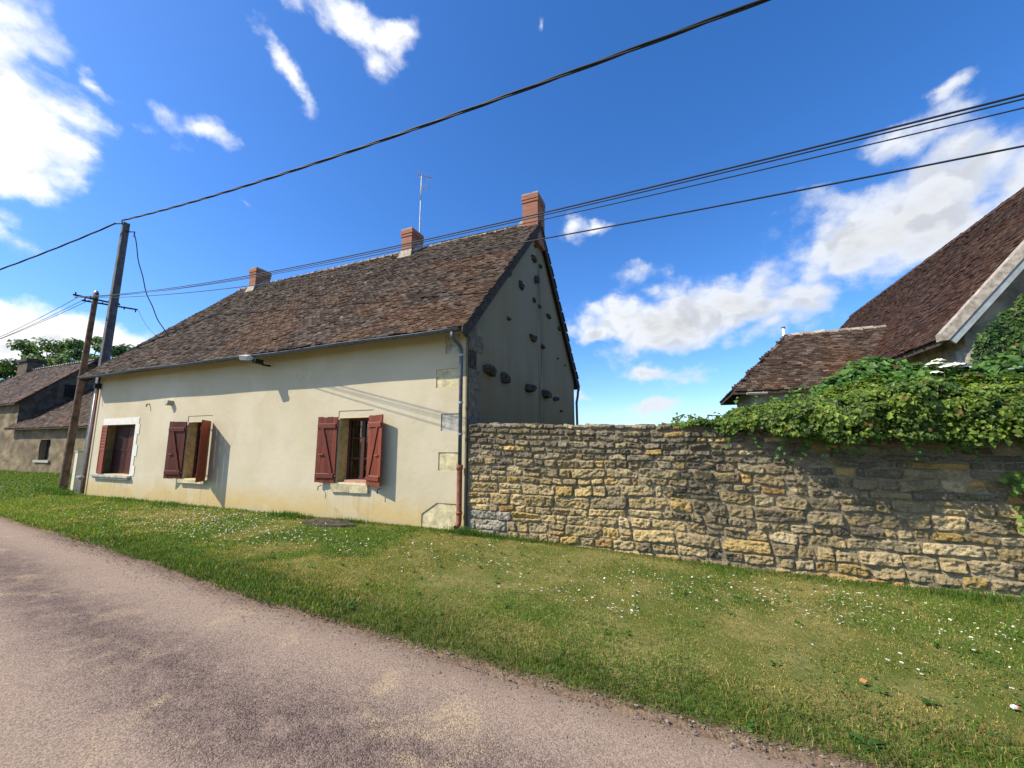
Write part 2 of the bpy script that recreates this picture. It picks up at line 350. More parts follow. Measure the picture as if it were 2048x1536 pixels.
M = {}
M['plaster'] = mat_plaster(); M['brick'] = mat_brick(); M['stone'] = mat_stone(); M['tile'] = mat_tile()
M['road'] = mat_road(); M['soil'] = mat_soil(); M['leaf'] = mat_leaf('leaf'); M['grass'] = mat_leaf('grass_blade')
M['col'] = mat_col('mottled'); M['pebble'] = mat_col('pebble', .9, .2, .3, 60, .2)
M['mortar'] = mat_plain('lime_mortar', (.20, .165, .115), .97, .05, .4, 12, .6)
M['dwood'] = mat_plain('weathered_timber', (.065, .05, .042), .9, .15, .4, 9, .3)
def mat_redpaint():
    mt, t, b = material('red_paint', .6, .3); n = t.noise(t.scalevec(t.P, (30, 30, 3.0)), 1.0, 5, .65); n2 = t.noise(t.P, 11, 5, .65); f = t.math('MULTIPLY_ADD', n, .8, .6)
    c = t.mix(1.0, attr(t), comb(t, f, f, f), 'MULTIPLY'); w = t.math('MULTIPLY', t.step(n, .52, .70), t.step(n2, .42, .66))
    c = t.mix(t.math('MULTIPLY', w, .5), c, (.26, .125, .085)); c = t.mix(t.math('MULTIPLY', t.step(n2, .62, .75), .4), c, (.06, .022, .015)); base(t, b, c); bump(t, b, n, .3, .004); return mt
M['redwood'] = mat_redpaint()
M['zinc'] = mat_plain('zinc', (.085, .10, .12), .55, .5, .25, 12, 0, .25)
M['rust'] = mat_plain('rust_pipe', (.22, .085, .05), .75, .3, .35, 14, .2)
M['dark'] = mat_plain('dark_interior', (.03, .025, .022), .95, .1, .3)
M['black'] = mat_plain('black_plastic', (.02, .02, .022), .6, .3, .2)
M['concrete'] = mat_plain('grey_concrete', (.135, .135, .135), .92, .15, .3, 6, .5)
M['pole'] = mat_plain('pole_wood', (.13, .082, .052), .9, .15, .4, 5, .4)
M['white'] = mat_plain('white_paint', (.66, .63, .55), .75, .25, .08, 6, .1)
M['offwhite'] = mat_plain('cream_plastic', (.62, .58, .45), .7, .3, .1)
M['steel'] = mat_plain('galvanised_steel', (.36, .37, .38), .5, .5, .2, 10, 0, .5)
M['cable'] = mat_plain('cable_sheath', (.022, .026, .035), .6, .3, .2)
M['ochre'] = mat_plain('ochre_stone', (.50, .37, .16), .93, .1, .25, 9, .6)
M['qstone'] = mat_plain('quoin_limestone', (.52, .45, .27), .93, .1, .28, 7, .7)
M['qgrey'] = mat_plain('grey_limestone', (.40, .38, .32), .93, .1, .3, 8, .7)
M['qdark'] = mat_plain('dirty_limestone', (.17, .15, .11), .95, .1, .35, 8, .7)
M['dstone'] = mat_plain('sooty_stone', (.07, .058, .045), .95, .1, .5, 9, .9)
M['render'] = mat_plain('lichen_mortar', (.36, .31, .25), .95, .1, .35, 9, .7)
M['rubble'] = mat_plain('rubble_wall', (.30, .25, .17), .95, .1, .45, 2.6, .9)
M['rubble_dark'] = mat_plain('grey_rubble', (.115, .092, .068), .95, .1, .4, 3, .9)
M['bark'] = mat_plain('bark', (.10, .08, .06), .95, .1, .4, 6, .6)
mg, t_, b_ = material('window_glass', .03, .5); b_.inputs['Transmission Weight'].default_value = 1.0; base(t_, b_, (.8, .85, .85)); M['glass'] = mg

# ---------------------------------------------------------------- ground, road
def road_edge(x):   # near verge line, y as a function of x
    xs = [-60, -30, -10.6, -7.27, -3.2, -.66, .78, 1.9, 3.4, 4.4, 8, 20, 60]
    ys = [-.2, -1.0, -2.50, -2.82, -3.22, -3.52, -3.56, -3.60, -3.58, -3.60, -3.62, -4.0, -5]
    return np.interp(x, xs, ys)+.10*(fbm2(x, np.zeros_like(np.asarray(x, float)), 1.3, 5)-.5)+.05*(fbm2(x, np.zeros_like(np.asarray(x, float)), 6, 9)-.5)
mb = MB()
xs = np.concatenate([[-3000, -600, -150], np.linspace(-60, -14, 47), np.linspace(-13.8, 14, 140), np.linspace(15, 60, 30), [150, 600, 3000]])
ys = np.concatenate([[-3000, -600, -120, -50, -25], np.linspace(-15, 6, 106), np.linspace(7, 60, 40), [150, 600, 3000]])
XX, YY = np.meshgrid(xs, ys, indexing='ij'); ZZ = gz(XX, YY)+.035*(fbm2(XX, YY, .9, 2)-.5)*(np.abs(XX) < 60)
ZZ = np.where((YY < road_edge(XX)-.02) & (YY > -12.5), gz(XX, YY)-.06, ZZ)
DE = np.clip(YY-road_edge(XX), -1, 1)*.5+.5; DE = np.where(YY < -6, .5+.5*np.clip(road_edge(XX)-4.6-YY, -1, 1), DE)
mb.grid(np.stack([XX, YY, ZZ], -1), np.repeat(DE.reshape(-1, 1), 3, 1)); struct('ground', mb, M['soil'], True)
mb = MB(); xr = np.concatenate([np.linspace(-90, -14, 77), np.linspace(-13.9, 12, 520), np.linspace(13, 90, 60)])
rows = []
for k, f in enumerate(np.linspace(0, 1, 40)):
    y = road_edge(xr)-.0-f*4.6; rows.append(np.stack([xr, y, gz(xr, y)+.004+.02*math.sin(math.pi*f)+.006*(fbm2(xr, y, 2.2, 4)-.5)-(.03 if k in (0, 39) else 0)], -1))
mb.grid(np.array(rows).transpose(1, 0, 2), np.repeat(np.tile(np.linspace(0, 1, 40), len(xr))[:, None], 3, 1)); struct('road', mb, M['road'], True)

# ---------------------------------------------------------------- roof tiles
def tiles(mb, P, U, V, N, lu, lv, row=.084, w=.15, pred=None, pal='brown', seed=1, rough=1.0, thick=.022):
    P, U, V, N = (np.asarray(q, float) for q in (P, U, V, N)); g = np.random.default_rng(seed)
    nr = int(lv/row); A = []
    for r in range(nr):
        off = (r % 2)*w/2+g.normal(0, .012); n = int(lu/w)+1
        u = off+np.arange(n)*w-w/2; A.append(np.stack([u, np.full(n, r*row)+g.normal(0, .006*rough, n)], -1))
    A = np.vstack(A); A = A[(A[:, 0] > -w*.6) & (A[:, 0] < lu-w*.4)]
    if pred is not None: A = A[pred(A[:, 0]+w/2, A[:, 1])]
    n = len(A); L = row*1.75; gap = g.uniform(.003, .012, n)
    u0 = A[:, 0]+gap; u1 = A[:, 0]+w-gap*.5; v0 = A[:, 1]; v1 = v0+L
    sk = g.normal(0, .0055*rough, n); lift = .020+np.abs(g.normal(0, .008*rough, n)); tw = g.normal(0, .0035*rough, n)
    sag = .05*(fbm2(A[:, 0], A[:, 1], .35, seed)-.5)+.03*(fbm2(A[:, 0], A[:, 1], 1.3, seed+5)-.5)
    th = thick*g.uniform(.8, 1.5, n)
    def pt(u, v, h): return P+u[:, None]*U+v[:, None]*V+h[:, None]*N
    a = pt(u0, v0+sk, lift+tw+sag); b = pt(u1, v0-sk, lift-tw+sag); c = pt(u1, v1, .008+sag*1); d = pt(u0, v1, .008+sag*1)
    a2 = a-th[:, None]*N; b2 = b-th[:, None]*N; c2 = c-th[:, None]*N; d2 = d-th[:, None]*N
    verts = np.stack([a, b, c, d,  a2, b2, b, a,  a2, a, d, d2,  b, b2, c2, c], 1)
    big = fbm2(A[:, 0], A[:, 1], .45, seed+11); q = g.random(n); moss = fbm2(A[:, 0], A[:, 1], 1.1, seed+21)
    if pal == 'brown': base_ = np.array([.047, .032, .024]); alt = np.array([.070, .047, .034]); light = np.array([.19, .15, .12]); rust = np.array([.115, .055, .024])
    elif pal == 'red': base_ = np.array([.048, .026, .020]); alt = np.array([.074, .038, .028]); light = np.array([.13, .09, .072]); rust = np.array([.085, .040, .022])
    else: base_ = np.array([.055, .038, .036]); alt = np.array([.08, .056, .05]); light = np.array([.22, .18, .16]); rust = np.array([.15, .085, .05])
    col = base_+(alt-base_)*(g.random(n)*.7+.6*(big-.35))[:, None]
    col = np.where((q > .94)[:, None], light*g.uniform(.5, .95, n)[:, None], col)
    rs = ss(moss+.25*(1-A[:, 1]/lv)*ss(A[:, 0], 0, lu), .58, .75)[:, None]; col = col*(1-.55*rs)+rust*.55*rs
    col = col*g.uniform(.84, 1.10, n)[:, None]*np.array([.86, .80, .74])
    ec = np.where((g.random(n) > .52)[:, None], np.array([.44, .36, .28])*g.uniform(.4, 1.3, n)[:, None], col*.8)  # pale tile lips: lichen flecks plus sun-caught edges put into the colour
    if pal == 'red': ec = ec*.45+col*.3
    C = np.repeat(col[:, None], 16, 1); C[:, 4:8] = ec[:, None]; C[:, 0:2] = (C[:, 0:2]*.86+.14*ec[:, None]); C[:, 8:] *= .7
    f = (np.arange(n)[:, None, None]*16+np.arange(16).reshape(4, 4)[None]).reshape(-1, 4)
    mb.add(verts.reshape(-1, 3), f, C.reshape(-1, 3))
def ridge_caps(mb, A, B, r=.09, step=.34, seed=3, c=(.40, .33, .27)):
    g = np.random.default_rng(seed); A = np.asarray(A, float); B = np.asarray(B, float); L = np.linalg.norm(B-A); n = int(L/step); d = (B-A)/L
    side = np.cross(d, [0, 0, 1]); side /= np.linalg.norm(side); upv = np.cross(side, d)
    for i in range(n):
        p0 = A+d*(i*step)+g.normal(0, .008, 3); p1 = A+d*((i+1)*step+.05)+g.normal(0, .008, 3); rr = r*g.uniform(.92, 1.1); ra = rr*1.15
        V = np.array([[p+(math.cos(a)*side+math.sin(a)*upv)*q*1.0-upv*.03 for a in np.linspace(0, math.pi, 9)] for p, q in ((p0, rr*.92), ((p0+p1)/2, rr), (p1, ra))])
        cc = np.array(c)*g.uniform(.55, 1.25); mb.grid(V, np.tile(cc, (27, 1)))
        V2 = V[2]; mb.poly(list(V2), cc*.6)
        q0 = p0+upv*(rr*.55-.02); mb.obox(q0-side*rr*1.25-upv*.10, d*.09, side*rr*2.5, upv*.10, np.array(c)*1.25*g.uniform(.7, 1.1))

# ---------------------------------------------------------------- house
HL, HD, ZE, ZR = 13.5, 8.24, 4.02, 8.12     # length, depth, wall top at eaves, ridge
house = thing('farmhouse', (-6.7, 4.1, 0), 'long cream plastered farmhouse with steep brown tiled roof and red shutters', 'house')
TH = .42
WIN = [(-12.98, -11.10, .68, 2.14), (-8.55, -7.58, .67, 2.14), (-3.14, -2.29, .76, 2.11)]
QST = [(-.70, -.17, 2.64, 3.00, 'qstone'), (-.57, -.16, 1.80, 2.13, 'qgrey'), (-.61, -.15, 1.06, 1.40, 'qstone'), (-.96, -.16, .02, .47, 'qstone'), (-.50, -.18, 3.30, 3.68, 'qgrey')]
LIN = [(-8.60, -7.55, 2.145, 2.31), (-3.19, -2.22, 2.115, 2.27)]
holes = [(a, b, c, d, TH, None) for a, b, c, d in WIN]+[(a, b, c, d, .022, m_) for a, b, c, d, m_ in QST]+[(a, b, c, d, .012, 'plain') for a, b, c, d in LIN]
mb = MB()
gx = sorted({-HL, 0, *[h[0] for h in holes], *[h[1] for h in holes]}); gzv = sorted({-.4, ZE, *[h[2] for h in holes], *[h[3] for h in holes]})
for i in range(len(gx)-1):
    for j in range(len(gzv)-1):
        cx, cz = (gx[i]+gx[i+1])/2, (gzv[j]+gzv[j+1])/2
        if any(h[0] < cx < h[1] and h[2] < cz < h[3] for h in holes): continue
        mb.poly([(gx[i], 0, gzv[j]), (gx[i+1], 0, gzv[j]), (gx[i+1], 0, gzv[j+1]), (gx[i], 0, gzv[j+1])])
for a, b, c, d, dp, mm in holes:            # reveals
    mi = 1 if dp > .1 else 0
    mb.poly([(a, 0, c), (a, 0, d), (a, dp, d), (a, dp, c)], mi=mi); mb.poly([(b, 0, c), (b, dp, c), (b, dp, d), (b, 0, d)], mi=mi)
    mb.poly([(a, 0, d), (b, 0, d), (b, dp, d), (a, dp, d)], mi=mi); mb.poly([(a, 0, c), (a, dp, c), (b, dp, c), (b, 0, c)], mi=mi)
    if mm == 'plain': mb.poly([(a, dp, c), (b, dp, c), (b, dp, d), (a, dp, d)])
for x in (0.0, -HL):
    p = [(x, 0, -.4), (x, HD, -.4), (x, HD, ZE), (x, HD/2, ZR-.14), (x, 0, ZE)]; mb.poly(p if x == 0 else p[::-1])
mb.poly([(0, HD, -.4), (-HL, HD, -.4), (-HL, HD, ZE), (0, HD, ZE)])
mb.poly([(-.96, -.001, .25), (-.62, -.001, .471), (-.961, -.001, .471)])
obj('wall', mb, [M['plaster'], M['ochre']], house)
for a, b, c, d in WIN:                        # dark room behind each window
    mb = MB()
    mb.box(a-.5, b+.5, TH+.02, TH+3.0, c-.6, d+.5)
    # open the front of each room
    f = mb.f[-1]; keep = [k for k in range(6) if k != 2]; mb.f[-1] = f[keep]
    for u0, u1, w0, w1 in ((a-.5, a, c-.6, d+.5), (b, b+.5, c-.6, d+.5), (a, b, c-.6, c), (a, b, d, d+.5)): mb.poly([(u0, TH+.02, w0), (u1, TH+.02, w0), (u1, TH+.02, w1), (u0, TH+.02, w1)])
    obj('room_lining', mb, M['dark'], house)
for a, b, c, d, mm in QST:
    mb = MB(); n = 14; u = np.linspace(a, b, n); w = np.linspace(c, d, n); UU, WW = np.meshgrid(u, w, indexing='ij')
    V = np.stack([UU, .021-.012*fbm(np.stack([UU*9, WW*9, UU*0], -1), 3)+.0*UU, WW], -1)
    mb.grid(V); obj('quoin_stone', mb, M[mm], house, smooth=True)
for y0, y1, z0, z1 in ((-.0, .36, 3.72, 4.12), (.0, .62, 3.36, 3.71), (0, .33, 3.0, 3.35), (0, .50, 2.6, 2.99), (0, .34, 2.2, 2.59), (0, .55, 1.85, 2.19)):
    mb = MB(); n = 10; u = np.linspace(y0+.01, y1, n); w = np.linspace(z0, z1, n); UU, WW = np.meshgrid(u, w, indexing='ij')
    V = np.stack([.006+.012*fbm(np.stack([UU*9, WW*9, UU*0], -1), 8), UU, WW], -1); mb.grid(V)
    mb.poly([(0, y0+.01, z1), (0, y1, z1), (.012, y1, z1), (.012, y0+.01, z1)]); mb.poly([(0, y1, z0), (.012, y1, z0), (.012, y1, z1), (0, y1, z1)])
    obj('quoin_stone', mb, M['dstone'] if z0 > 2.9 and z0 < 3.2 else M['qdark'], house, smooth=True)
STN = [(1.95,5.68,0.31,0.26),(2.77,5.66,0.27,0.28),(3.8,6.83,0.42,0.21),(3.96,7.71,0.18,0.09),(3.95,7.32,0.18,0.11),(4.36,6.87,0.26,0.13),(4.0,6.3,0.40,0.32),(3.78,5.61,0.21,0.15),(4.26,5.56,0.22,0.11),(1.93,4.51,0.17,0.1),(5.09,5.52,0.36,0.16),(6.32,5.43,0.29,0.15),(3.6,4.43,0.46,0.25),(4.49,4.38,0.30,0.14),(6.08,4.34,0.12,0.09),(6.97,4.27,0.13,0.08),(0.85,3.07,0.50,0.25),(1.63,3.03,0.45,0.24),(3.26,3.01,0.62,0.25),(4.66,2.99,0.62,0.26),(5.64,2.94,0.45,0.17),(6.32,2.6,0.16,0.11)]
for k, (y, z, w, h) in enumerate(STN):        # rough toothing stones left sticking out of the end wall; an upper one stands for a dark niche
    g = np.random.default_rng(50+k); out = .04+.22*w if z < 3.2 else .03+.14*w; mb = MB(); n = 7
    an = np.linspace(0, 2*math.pi, n, endpoint=False)+g.uniform(-.2, .2, n); rad = g.uniform(.62, 1.12, n)
    pr = []
    for q, sc in ((-.02, 1.0), (out*.55, .97), (out*.95, .78), (out*1.0, .25)):
        pr.append([(q+g.normal(0, .012) if q > 0 else q, y+math.cos(a)*abs(math.cos(a))**-.35*w/2*r_*sc if abs(math.cos(a)) > .05 else y, z-(q*.12)+math.sin(a)*abs(math.sin(a))**-.25*h/2*r_*sc if abs(math.sin(a)) > .05 else z) for a, r_ in zip(an, rad)])
    pr = np.array(pr); V = np.concatenate([pr, pr[:, :1]], 1); mb.grid(V); mb.poly(list(pr[-1]))
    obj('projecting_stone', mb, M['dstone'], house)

# roof: slabs, tiles, boards
OV = .41; RI = (ZR-ZE)/(HD/2); LV = math.hypot(HD/2+OV, (ZR-ZE)*(HD/2+OV)/(HD/2)); zo = ZE-RI*OV
cs_, sn_ = (HD/2)/math.hypot(HD/2, ZR-ZE), (ZR-ZE)/math.hypot(HD/2, ZR-ZE)
zo += .05
mb = MB(); x0, x1 = -HL-.12, .10
for sgn in (1, -1):
    ye = -OV if sgn > 0 else HD+OV
    p = [(x0, ye, zo), (x0, HD/2, ZR+.05), (x0, HD/2, ZR-.05), (x0, ye, zo-.07)]
    mb.prism(p, (x1-x0, 0, 0))
roof = obj('roof', mb, M['dwood'], house)
mb = MB()
tiles(mb, (x0, -OV-.02, zo), (1, 0, 0), (0, cs_, sn_), (0, -sn_, cs_), x1-x0, LV, seed=4)
obj('front_roof_tiles', mb, M['tile'], roof)
mb = MB()
tiles(mb, (x1-.10, HD+OV+.02, zo), (-1, 0, 0), (0, -cs_, sn_), (0, sn_, cs_), x1-x0-.2, LV, row=.21, w=.33, seed=6)
obj('rear_roof_tiles', mb, M['tile'], roof)
mb = MB(); ridge_caps(mb, (x0, HD/2, ZR+.05), (-.40, HD/2, ZR+.05), r=.075, c=(.30, .245, .19)); obj('ridge_cap', mb, M['col'], roof, smooth=False)
for x in (x1, x0-.03):                        # verge boards
    for sgn in (1, -1):
        ye = -OV-.02 if sgn > 0 else HD+OV+.02; hh = .25; mb = MB()
        mb.prism([(x, ye, zo+.02), (x, HD/2, ZR+.08), (x, HD/2, ZR+.08-hh*1.25), (x, ye+sgn*.16, zo-.16), (x, ye, zo-.10)], (.03, 0, 0))
        obj('bargeboard', mb, M['dwood'], house)
mb = MB()                                     # pale mortar fillet on the front verge
mb.prism([(x1-.10, -OV, zo+.04), (x1-.10, HD/2, ZR+.10), (x1-.10, HD/2, ZR+.055), (x1-.10, -OV, zo)], (.125, 0, 0)); obj('verge_fillet', mb, M['dwood'], roof)
def gutter(mb, xa, xb, y, z, r=.048, n=40):
    an = np.linspace(math.pi, 2*math.pi, 9); V = []
    for x in np.linspace(xa, xb, n):
        dz = .012*math.sin(x*1.7)+.010*math.sin(x*.6+1)
        V.append([(x, y+math.cos(a)*r, z+math.sin(a)*r+dz) for a in an])
    V = np.array(V); mb.grid(V); mb.grid(V[:, :, :]*1.0+np.array([0, 0, .004]))
    mb.tube([(x, y-r, z+.012*math.sin(x*1.7)+.010*math.sin(x*.6+1)) for x in np.linspace(xa, xb, n)], .009, 6)
    for xx in (0, -1): mb.poly(list(V[xx]))
    for x in np.arange(xa+.4, xb, .85): mb.tube([(x, y+r, z+.02), (x, y, z-r-.01), (x, y-r, z)], .008, 4)
mb = MB(); gutter(mb, -HL-.16, .06, -OV-.035, zo-.03); gut = obj('gutter', mb, M['zinc'], house, smooth=True)
mb = MB(); gutter(mb, -HL, .06, HD+OV+.035, zo-.03, n=10); obj('gutter', mb, M['zinc'], house, smooth=True)
mb = MB(); px = -.085
mb.tube([(px, -OV-.03, zo-.08), (px, -OV-.03, zo-.17), (px, -OV+.06, zo-.21), (px, -.16, zo-.27), (px, -.10, zo-.33), (px, -.10, zo-.45), (px, -.10, 1.15)], .036, 12)
dp = obj('downpipe', mb, M['zinc'], house, smooth=True)
for z in (3.2, 2.3, 1.72): mb = MB(); mb.tube([(px, -.10, z), (px, -.10, z+.035)], .049, 12); obj('pipe_clamp', mb, M['steel'], dp)
mb = MB(); mb.tube([(px, -.10, 1.15), (px, -.10, .22), (px, -.12, .15), (px, -.19, .10)], [.05, .05, .05, .05], 12, cap=False); mb.tube([(px, -.10, 1.18), (px, -.10, 1.10)], .062, 12); mb.tube([(px, -.10, .36), (px, -.10, .32)], .060, 12)
obj('cast_iron_pipe', mb, M['rust'], house, smooth=True)
mb = MB(); mb.tube([(.07, HD+OV, zo-.1), (.07, HD+.3, zo-.35), (.07, HD+.1, zo-.6), (.07, HD+.1, 0)], .045, 10); obj('downpipe', mb, M['zinc'], house, smooth=True)
mb = MB(); mb.tube([(-HL+.05, -.05, 3.75), (-HL+.04, -.05, .1)], .022, 8); obj('conduit', mb, M['rust'], house, smooth=True)
mb = MB(); mb.obox((-HL+.02, -.16, 3.32), (.10, 0, 0), (0, .16, 0), (0, 0, .16)); mb.tube([(-HL+.08, -.15, 3.3), (-HL+.10, -.2, 3.05)], .012, 6); obj('cable_bracket', mb, M['black'], house)
# chimneys
for k, (cx0, cx1, cy0, cy1, zt) in enumerate([(-.36, .128, 3.88, 4.52, 9.0), (-4.72, -4.30, 3.72, 4.34, 8.76), (-12.50, -12.10, 3.72, 4.34, 8.76)]):
    mb = MB(); zb = 7.42; mb.box(cx0, cx1, cy0, cy1, zb, zt-.26); mb.box(cx0-.022, cx1+.022, cy0-.022, cy1+.022, zt-.263, zt-.20)
    mb.box(cx0+.004, cx1-.004, cy0+.004, cy1-.004, zt-.203, zt-.165); mb.box(cx0-.026, cx1+.026, cy0-.026, cy1+.026, zt-.168, zt-.02)
    ch = obj('chimney', mb, M['brick'], house)
    mb = MB(); mb.box(cx0-.015, cx1+.015, cy0-.015, cy1+.015, zt-.022, zt+.025); obj('chimney_cap', mb, M['render'], ch)
    mb = MB()
    if k: mb.prism([(cx0-.06, cy0-.12, 7.7), (cx1+.06, cy0-.12, 7.7), (cx1+.02, cy0-.01, 8.0), (cx0-.02, cy0-.01, 8.0)], (0, .05, -.02)); mb.prism([(cx1, cy0, 7.9), (cx1+.22, HD/2, ZR+.05), (cx1, HD/2, ZR+.26)], (0, .3, 0)); mb.prism([(cx0, cy0, 7.9), (cx0-.22, HD/2, ZR+.05), (cx0, HD/2, ZR+.26)], (0, .3, 0))
    else: mb.prism([(cx0-.25, HD/2-.1, ZR+.02), (cx0, HD/2-.1, ZR+.24), (cx0, HD/2-.1, ZR-.05)], (0, .3, 0))
    obj('chimney_flashing', mb, M['render'], ch)

# ---------------------------------------------------------------- shutters and windows
RED = np.array([.140, .029, .013])
def leaf_shutter(hx, hz0, hz1, w, ang, side, brace=True, fade_lit=1.0, seed=0, stripcol=(.27, .15, .12)):
    """one plank shutter; hinge at x=hx, ang = opening from closed, side=-1 left hand, +1 right hand"""
    g = np.random.default_rng(seed); a = R(ang); h = hz1-hz0
    # closed leaf points from the hinge towards the window centre, then swings outwards (towards -Y)
    dirx = -side*math.cos(a); diry = -math.sin(a); D_ = np.array([dirx, diry, 0]); Nn = np.array([-diry, dirx, 0])*(-1 if side > 0 else 1)
    O = np.array([hx, -.025, hz0]); mb = MB(); npl = 4; pw = w/npl
    for k in range(npl):
        c = RED*g.uniform(.75, 1.2)*fade_lit; mb.obox(O+D_*(k*pw+.003)+np.array([0, 0, g.uniform(0, .012)]), D_*(pw-.005), Nn*.026, np.array([0, 0, h-g.uniform(0, .012)]), c)
    sh = obj('shutter', mb, M['redwood'], house)
    # inner face braces: ledges and the diagonal, on the side that shows when open
    mb = MB(); B = Nn*.026 if True else 0
    for f in (.075, .83):
        zc = h*f; mb.obox(O+D_*.03+B+np.array([0, 0, zc]), D_*(w-.05), Nn*.024, np.array([0, 0, .085]), RED*g.uniform(.85, 1.1)*fade_lit)
        mb.obox(O+D_*.03+B*1.0+np.array([0, 0, zc+.0852]), D_*(w-.05), Nn*.022, np.array([0, 0, .012]), np.array(stripcol))
    p = O+B+D_*.04+np.array([0, 0, h*.135]); q = O+B+D_*(w*.62)+np.array([0, 0, h*.83]); s = D_*.075
    if side < 0: p, q = O+B+D_*.05+np.array([0, 0, h*.135]), O+B+D_*(w*.66)+np.array([0, 0, h*.83])
    mb.add([p, p+s, q+s, q, p+Nn*.022, p+s+Nn*.022, q+s+Nn*.022, q+Nn*.022], np.array([(0, 1, 2, 3), (4, 5, 6, 7), (0, 1, 5, 4), (2, 3, 7, 6), (0, 3, 7, 4), (1, 2, 6, 5)]), RED*1.0*fade_lit)
    obj('shutter_brace', mb, M['redwood'], sh)
    mb = MB(); mb.obox(O+B+D_*(w*.60)+np.array([0, 0, h*.42]), D_*.12, Nn*.03, np.array([0, 0, .02])); obj('shutter_latch', mb, M['rust'], sh)
    for f in (.10, .86): mb = MB(); mb.obox(O-D_*.03+B*.4+np.array([0, 0, h*f]), D_*.22, Nn*.02, np.array([0, 0, .022])); obj('shutter_hinge', mb, M['rust'], sh)
    return sh
def casement(a, b, c, d, dep, tone=1.0):
    mb = MB(); fc = np.array([.09, .028, .022])*tone; w = .055; y0, y1 = dep, dep+.06
    mb.box(a, a+w, y0, y1, c, d, fc); mb.box(b-w, b, y0, y1, c, d, fc); mb.box(a+w, b-w, y0, y1, c, c+w*1.3, fc); mb.box(a+w, b-w, y0, y1, d-w, d, fc)
    win = obj('window', mb, M['redwood'], house)
    mb = MB(); mm = (a+b)/2; mb.box(mm-.045, mm+.045, y0-.004, y1-.006, c+w*1.3, d-w, fc*.8)
    for f in (.36, .68): 
        z = c+(d-c)*f; mb.box(a+w, mm-.045, y0+.01, y1-.02, z-.014, z+.014, fc*.8); mb.box(mm+.045, b-w, y0+.01, y1-.02, z-.014, z+.014, fc*.8)
    obj('window_bar', mb, M['redwood'], win)
    mb = MB(); mb.box(a+w, b-w, y0+.028, y0+.032, c+w*1.3, d-w); obj('pane', mb, M['glass'], win)
# window at the pole end: folding metal shutters almost closed, white surround
a, b, c, d = WIN[0]
mb = MB(); wcol = 0
mb.prism([(-12.92, -.012, 2.145), (-10.93, -.012, 2.145), (-10.93, -.012, 2.345), (-12.92, -.012, 2.345)], (0, .02, 0))
zz = [.66, .95, 1.22, 1.55, 1.85, 2.144]
for k in range(5): mb.box(-11.10, -10.96-(.0 if k % 2 else -.09), -.012, .01, zz[k]+(.001 if k else 0), zz[k+1])
obj('window_surround', mb, M['white'], house)
mb = MB(); mb.prism([(-13.05, -.10, .60), (-11.0, -.10, .60), (-11.0, -.10, .655), (-13.05, -.10, .655)], (0, .12, 0)); mb.prism([(-13.0, -.07, .545), (-11.05, -.07, .545), (-11.05, -.07, .599), (-13.0, -.07, .599)], (0, .08, 0)); obj('window_sill', mb, M['qgrey'], house)
casement(a, b, c, d, .34, .5)
def metal_leaf(x0, y0, x1, y1, z0, z1, louvre, tone):
    mb = MB(); D_ = np.array([x1-x0, y1-y0, 0]); L = np.linalg.norm(D_); D_ /= L; Nn = np.array([-D_[1], D_[0], 0]); O = np.array([x0, y0, z0]); h = z1-z0; c_ = RED*tone
    for u in (0, L-.04): mb.obox(O+D_*u, D_*.04, Nn*.03, np.array([0, 0, h]), c_)
    for z in (0, h*.46, h-.06): mb.obox(O+D_*.04+np.array([0, 0, z]), D_*(L-.08), Nn*.028, np.array([0, 0, .06]), c_)
    mb.obox(O+D_*.04+Nn*.010+np.array([0, 0, .06]), D_*(L-.08), Nn*.010, np.array([0, 0, h*.46-.06]), c_)
    n = 15; z = np.linspace(h*.46+.07, h-.075, n)
    if louvre:
        for zz_ in z: mb.obox(O+D_*.04+Nn*.0+np.array([0, 0, zz_]), D_*(L-.08), Nn*.024+np.array([0, 0, .022]), np.array([0, 0, .006]), c_*1.2)
    else: mb.obox(O+D_*.04+Nn*.010+np.array([0, 0, h*.46+.06]), D_*(L-.08), Nn*.010, np.array([0, 0, h*.54-.12]), c_)
    return obj('metal_shutter', mb, M['redwood'], house)
metal_leaf(a+.01, -.01, a+.42, -.05, c+.01, d-.01, True, 1.5)  # leaf tones carry light in the paint: sunlit first, recessed ones shaded
metal_leaf(a+.42, .16, a+.93, .24, c+.01, d-.01, False, .22)
metal_leaf(a+.94, .24, b-.46, .18, c+.01, d-.01, False, .42)
metal_leaf(b-.45, .18, b-.01, .05, c+.01, d-.01, False, .60)
# middle window
a, b, c, d = WIN[1]; casement(a, b, c, d, .22, .8)
leaf_shutter(a-.01, c-.01, d+.02, .50, 163, -1, seed=2, fade_lit=.75); leaf_shutter(b+.03, c-.03, d+.02, .50, 131, 1, seed=3, fade_lit=2.2)  # right leaf's paint brightened to stand for bounce off the wall
mb = MB(); mb.prism([(a-.05, -.09, .565), (b+.08, -.09, .565), (b+.08, -.09, .655), (a-.05, -.09, .655)], (0, .16, 0)); obj('window_sill', mb, M['qstone'], house)
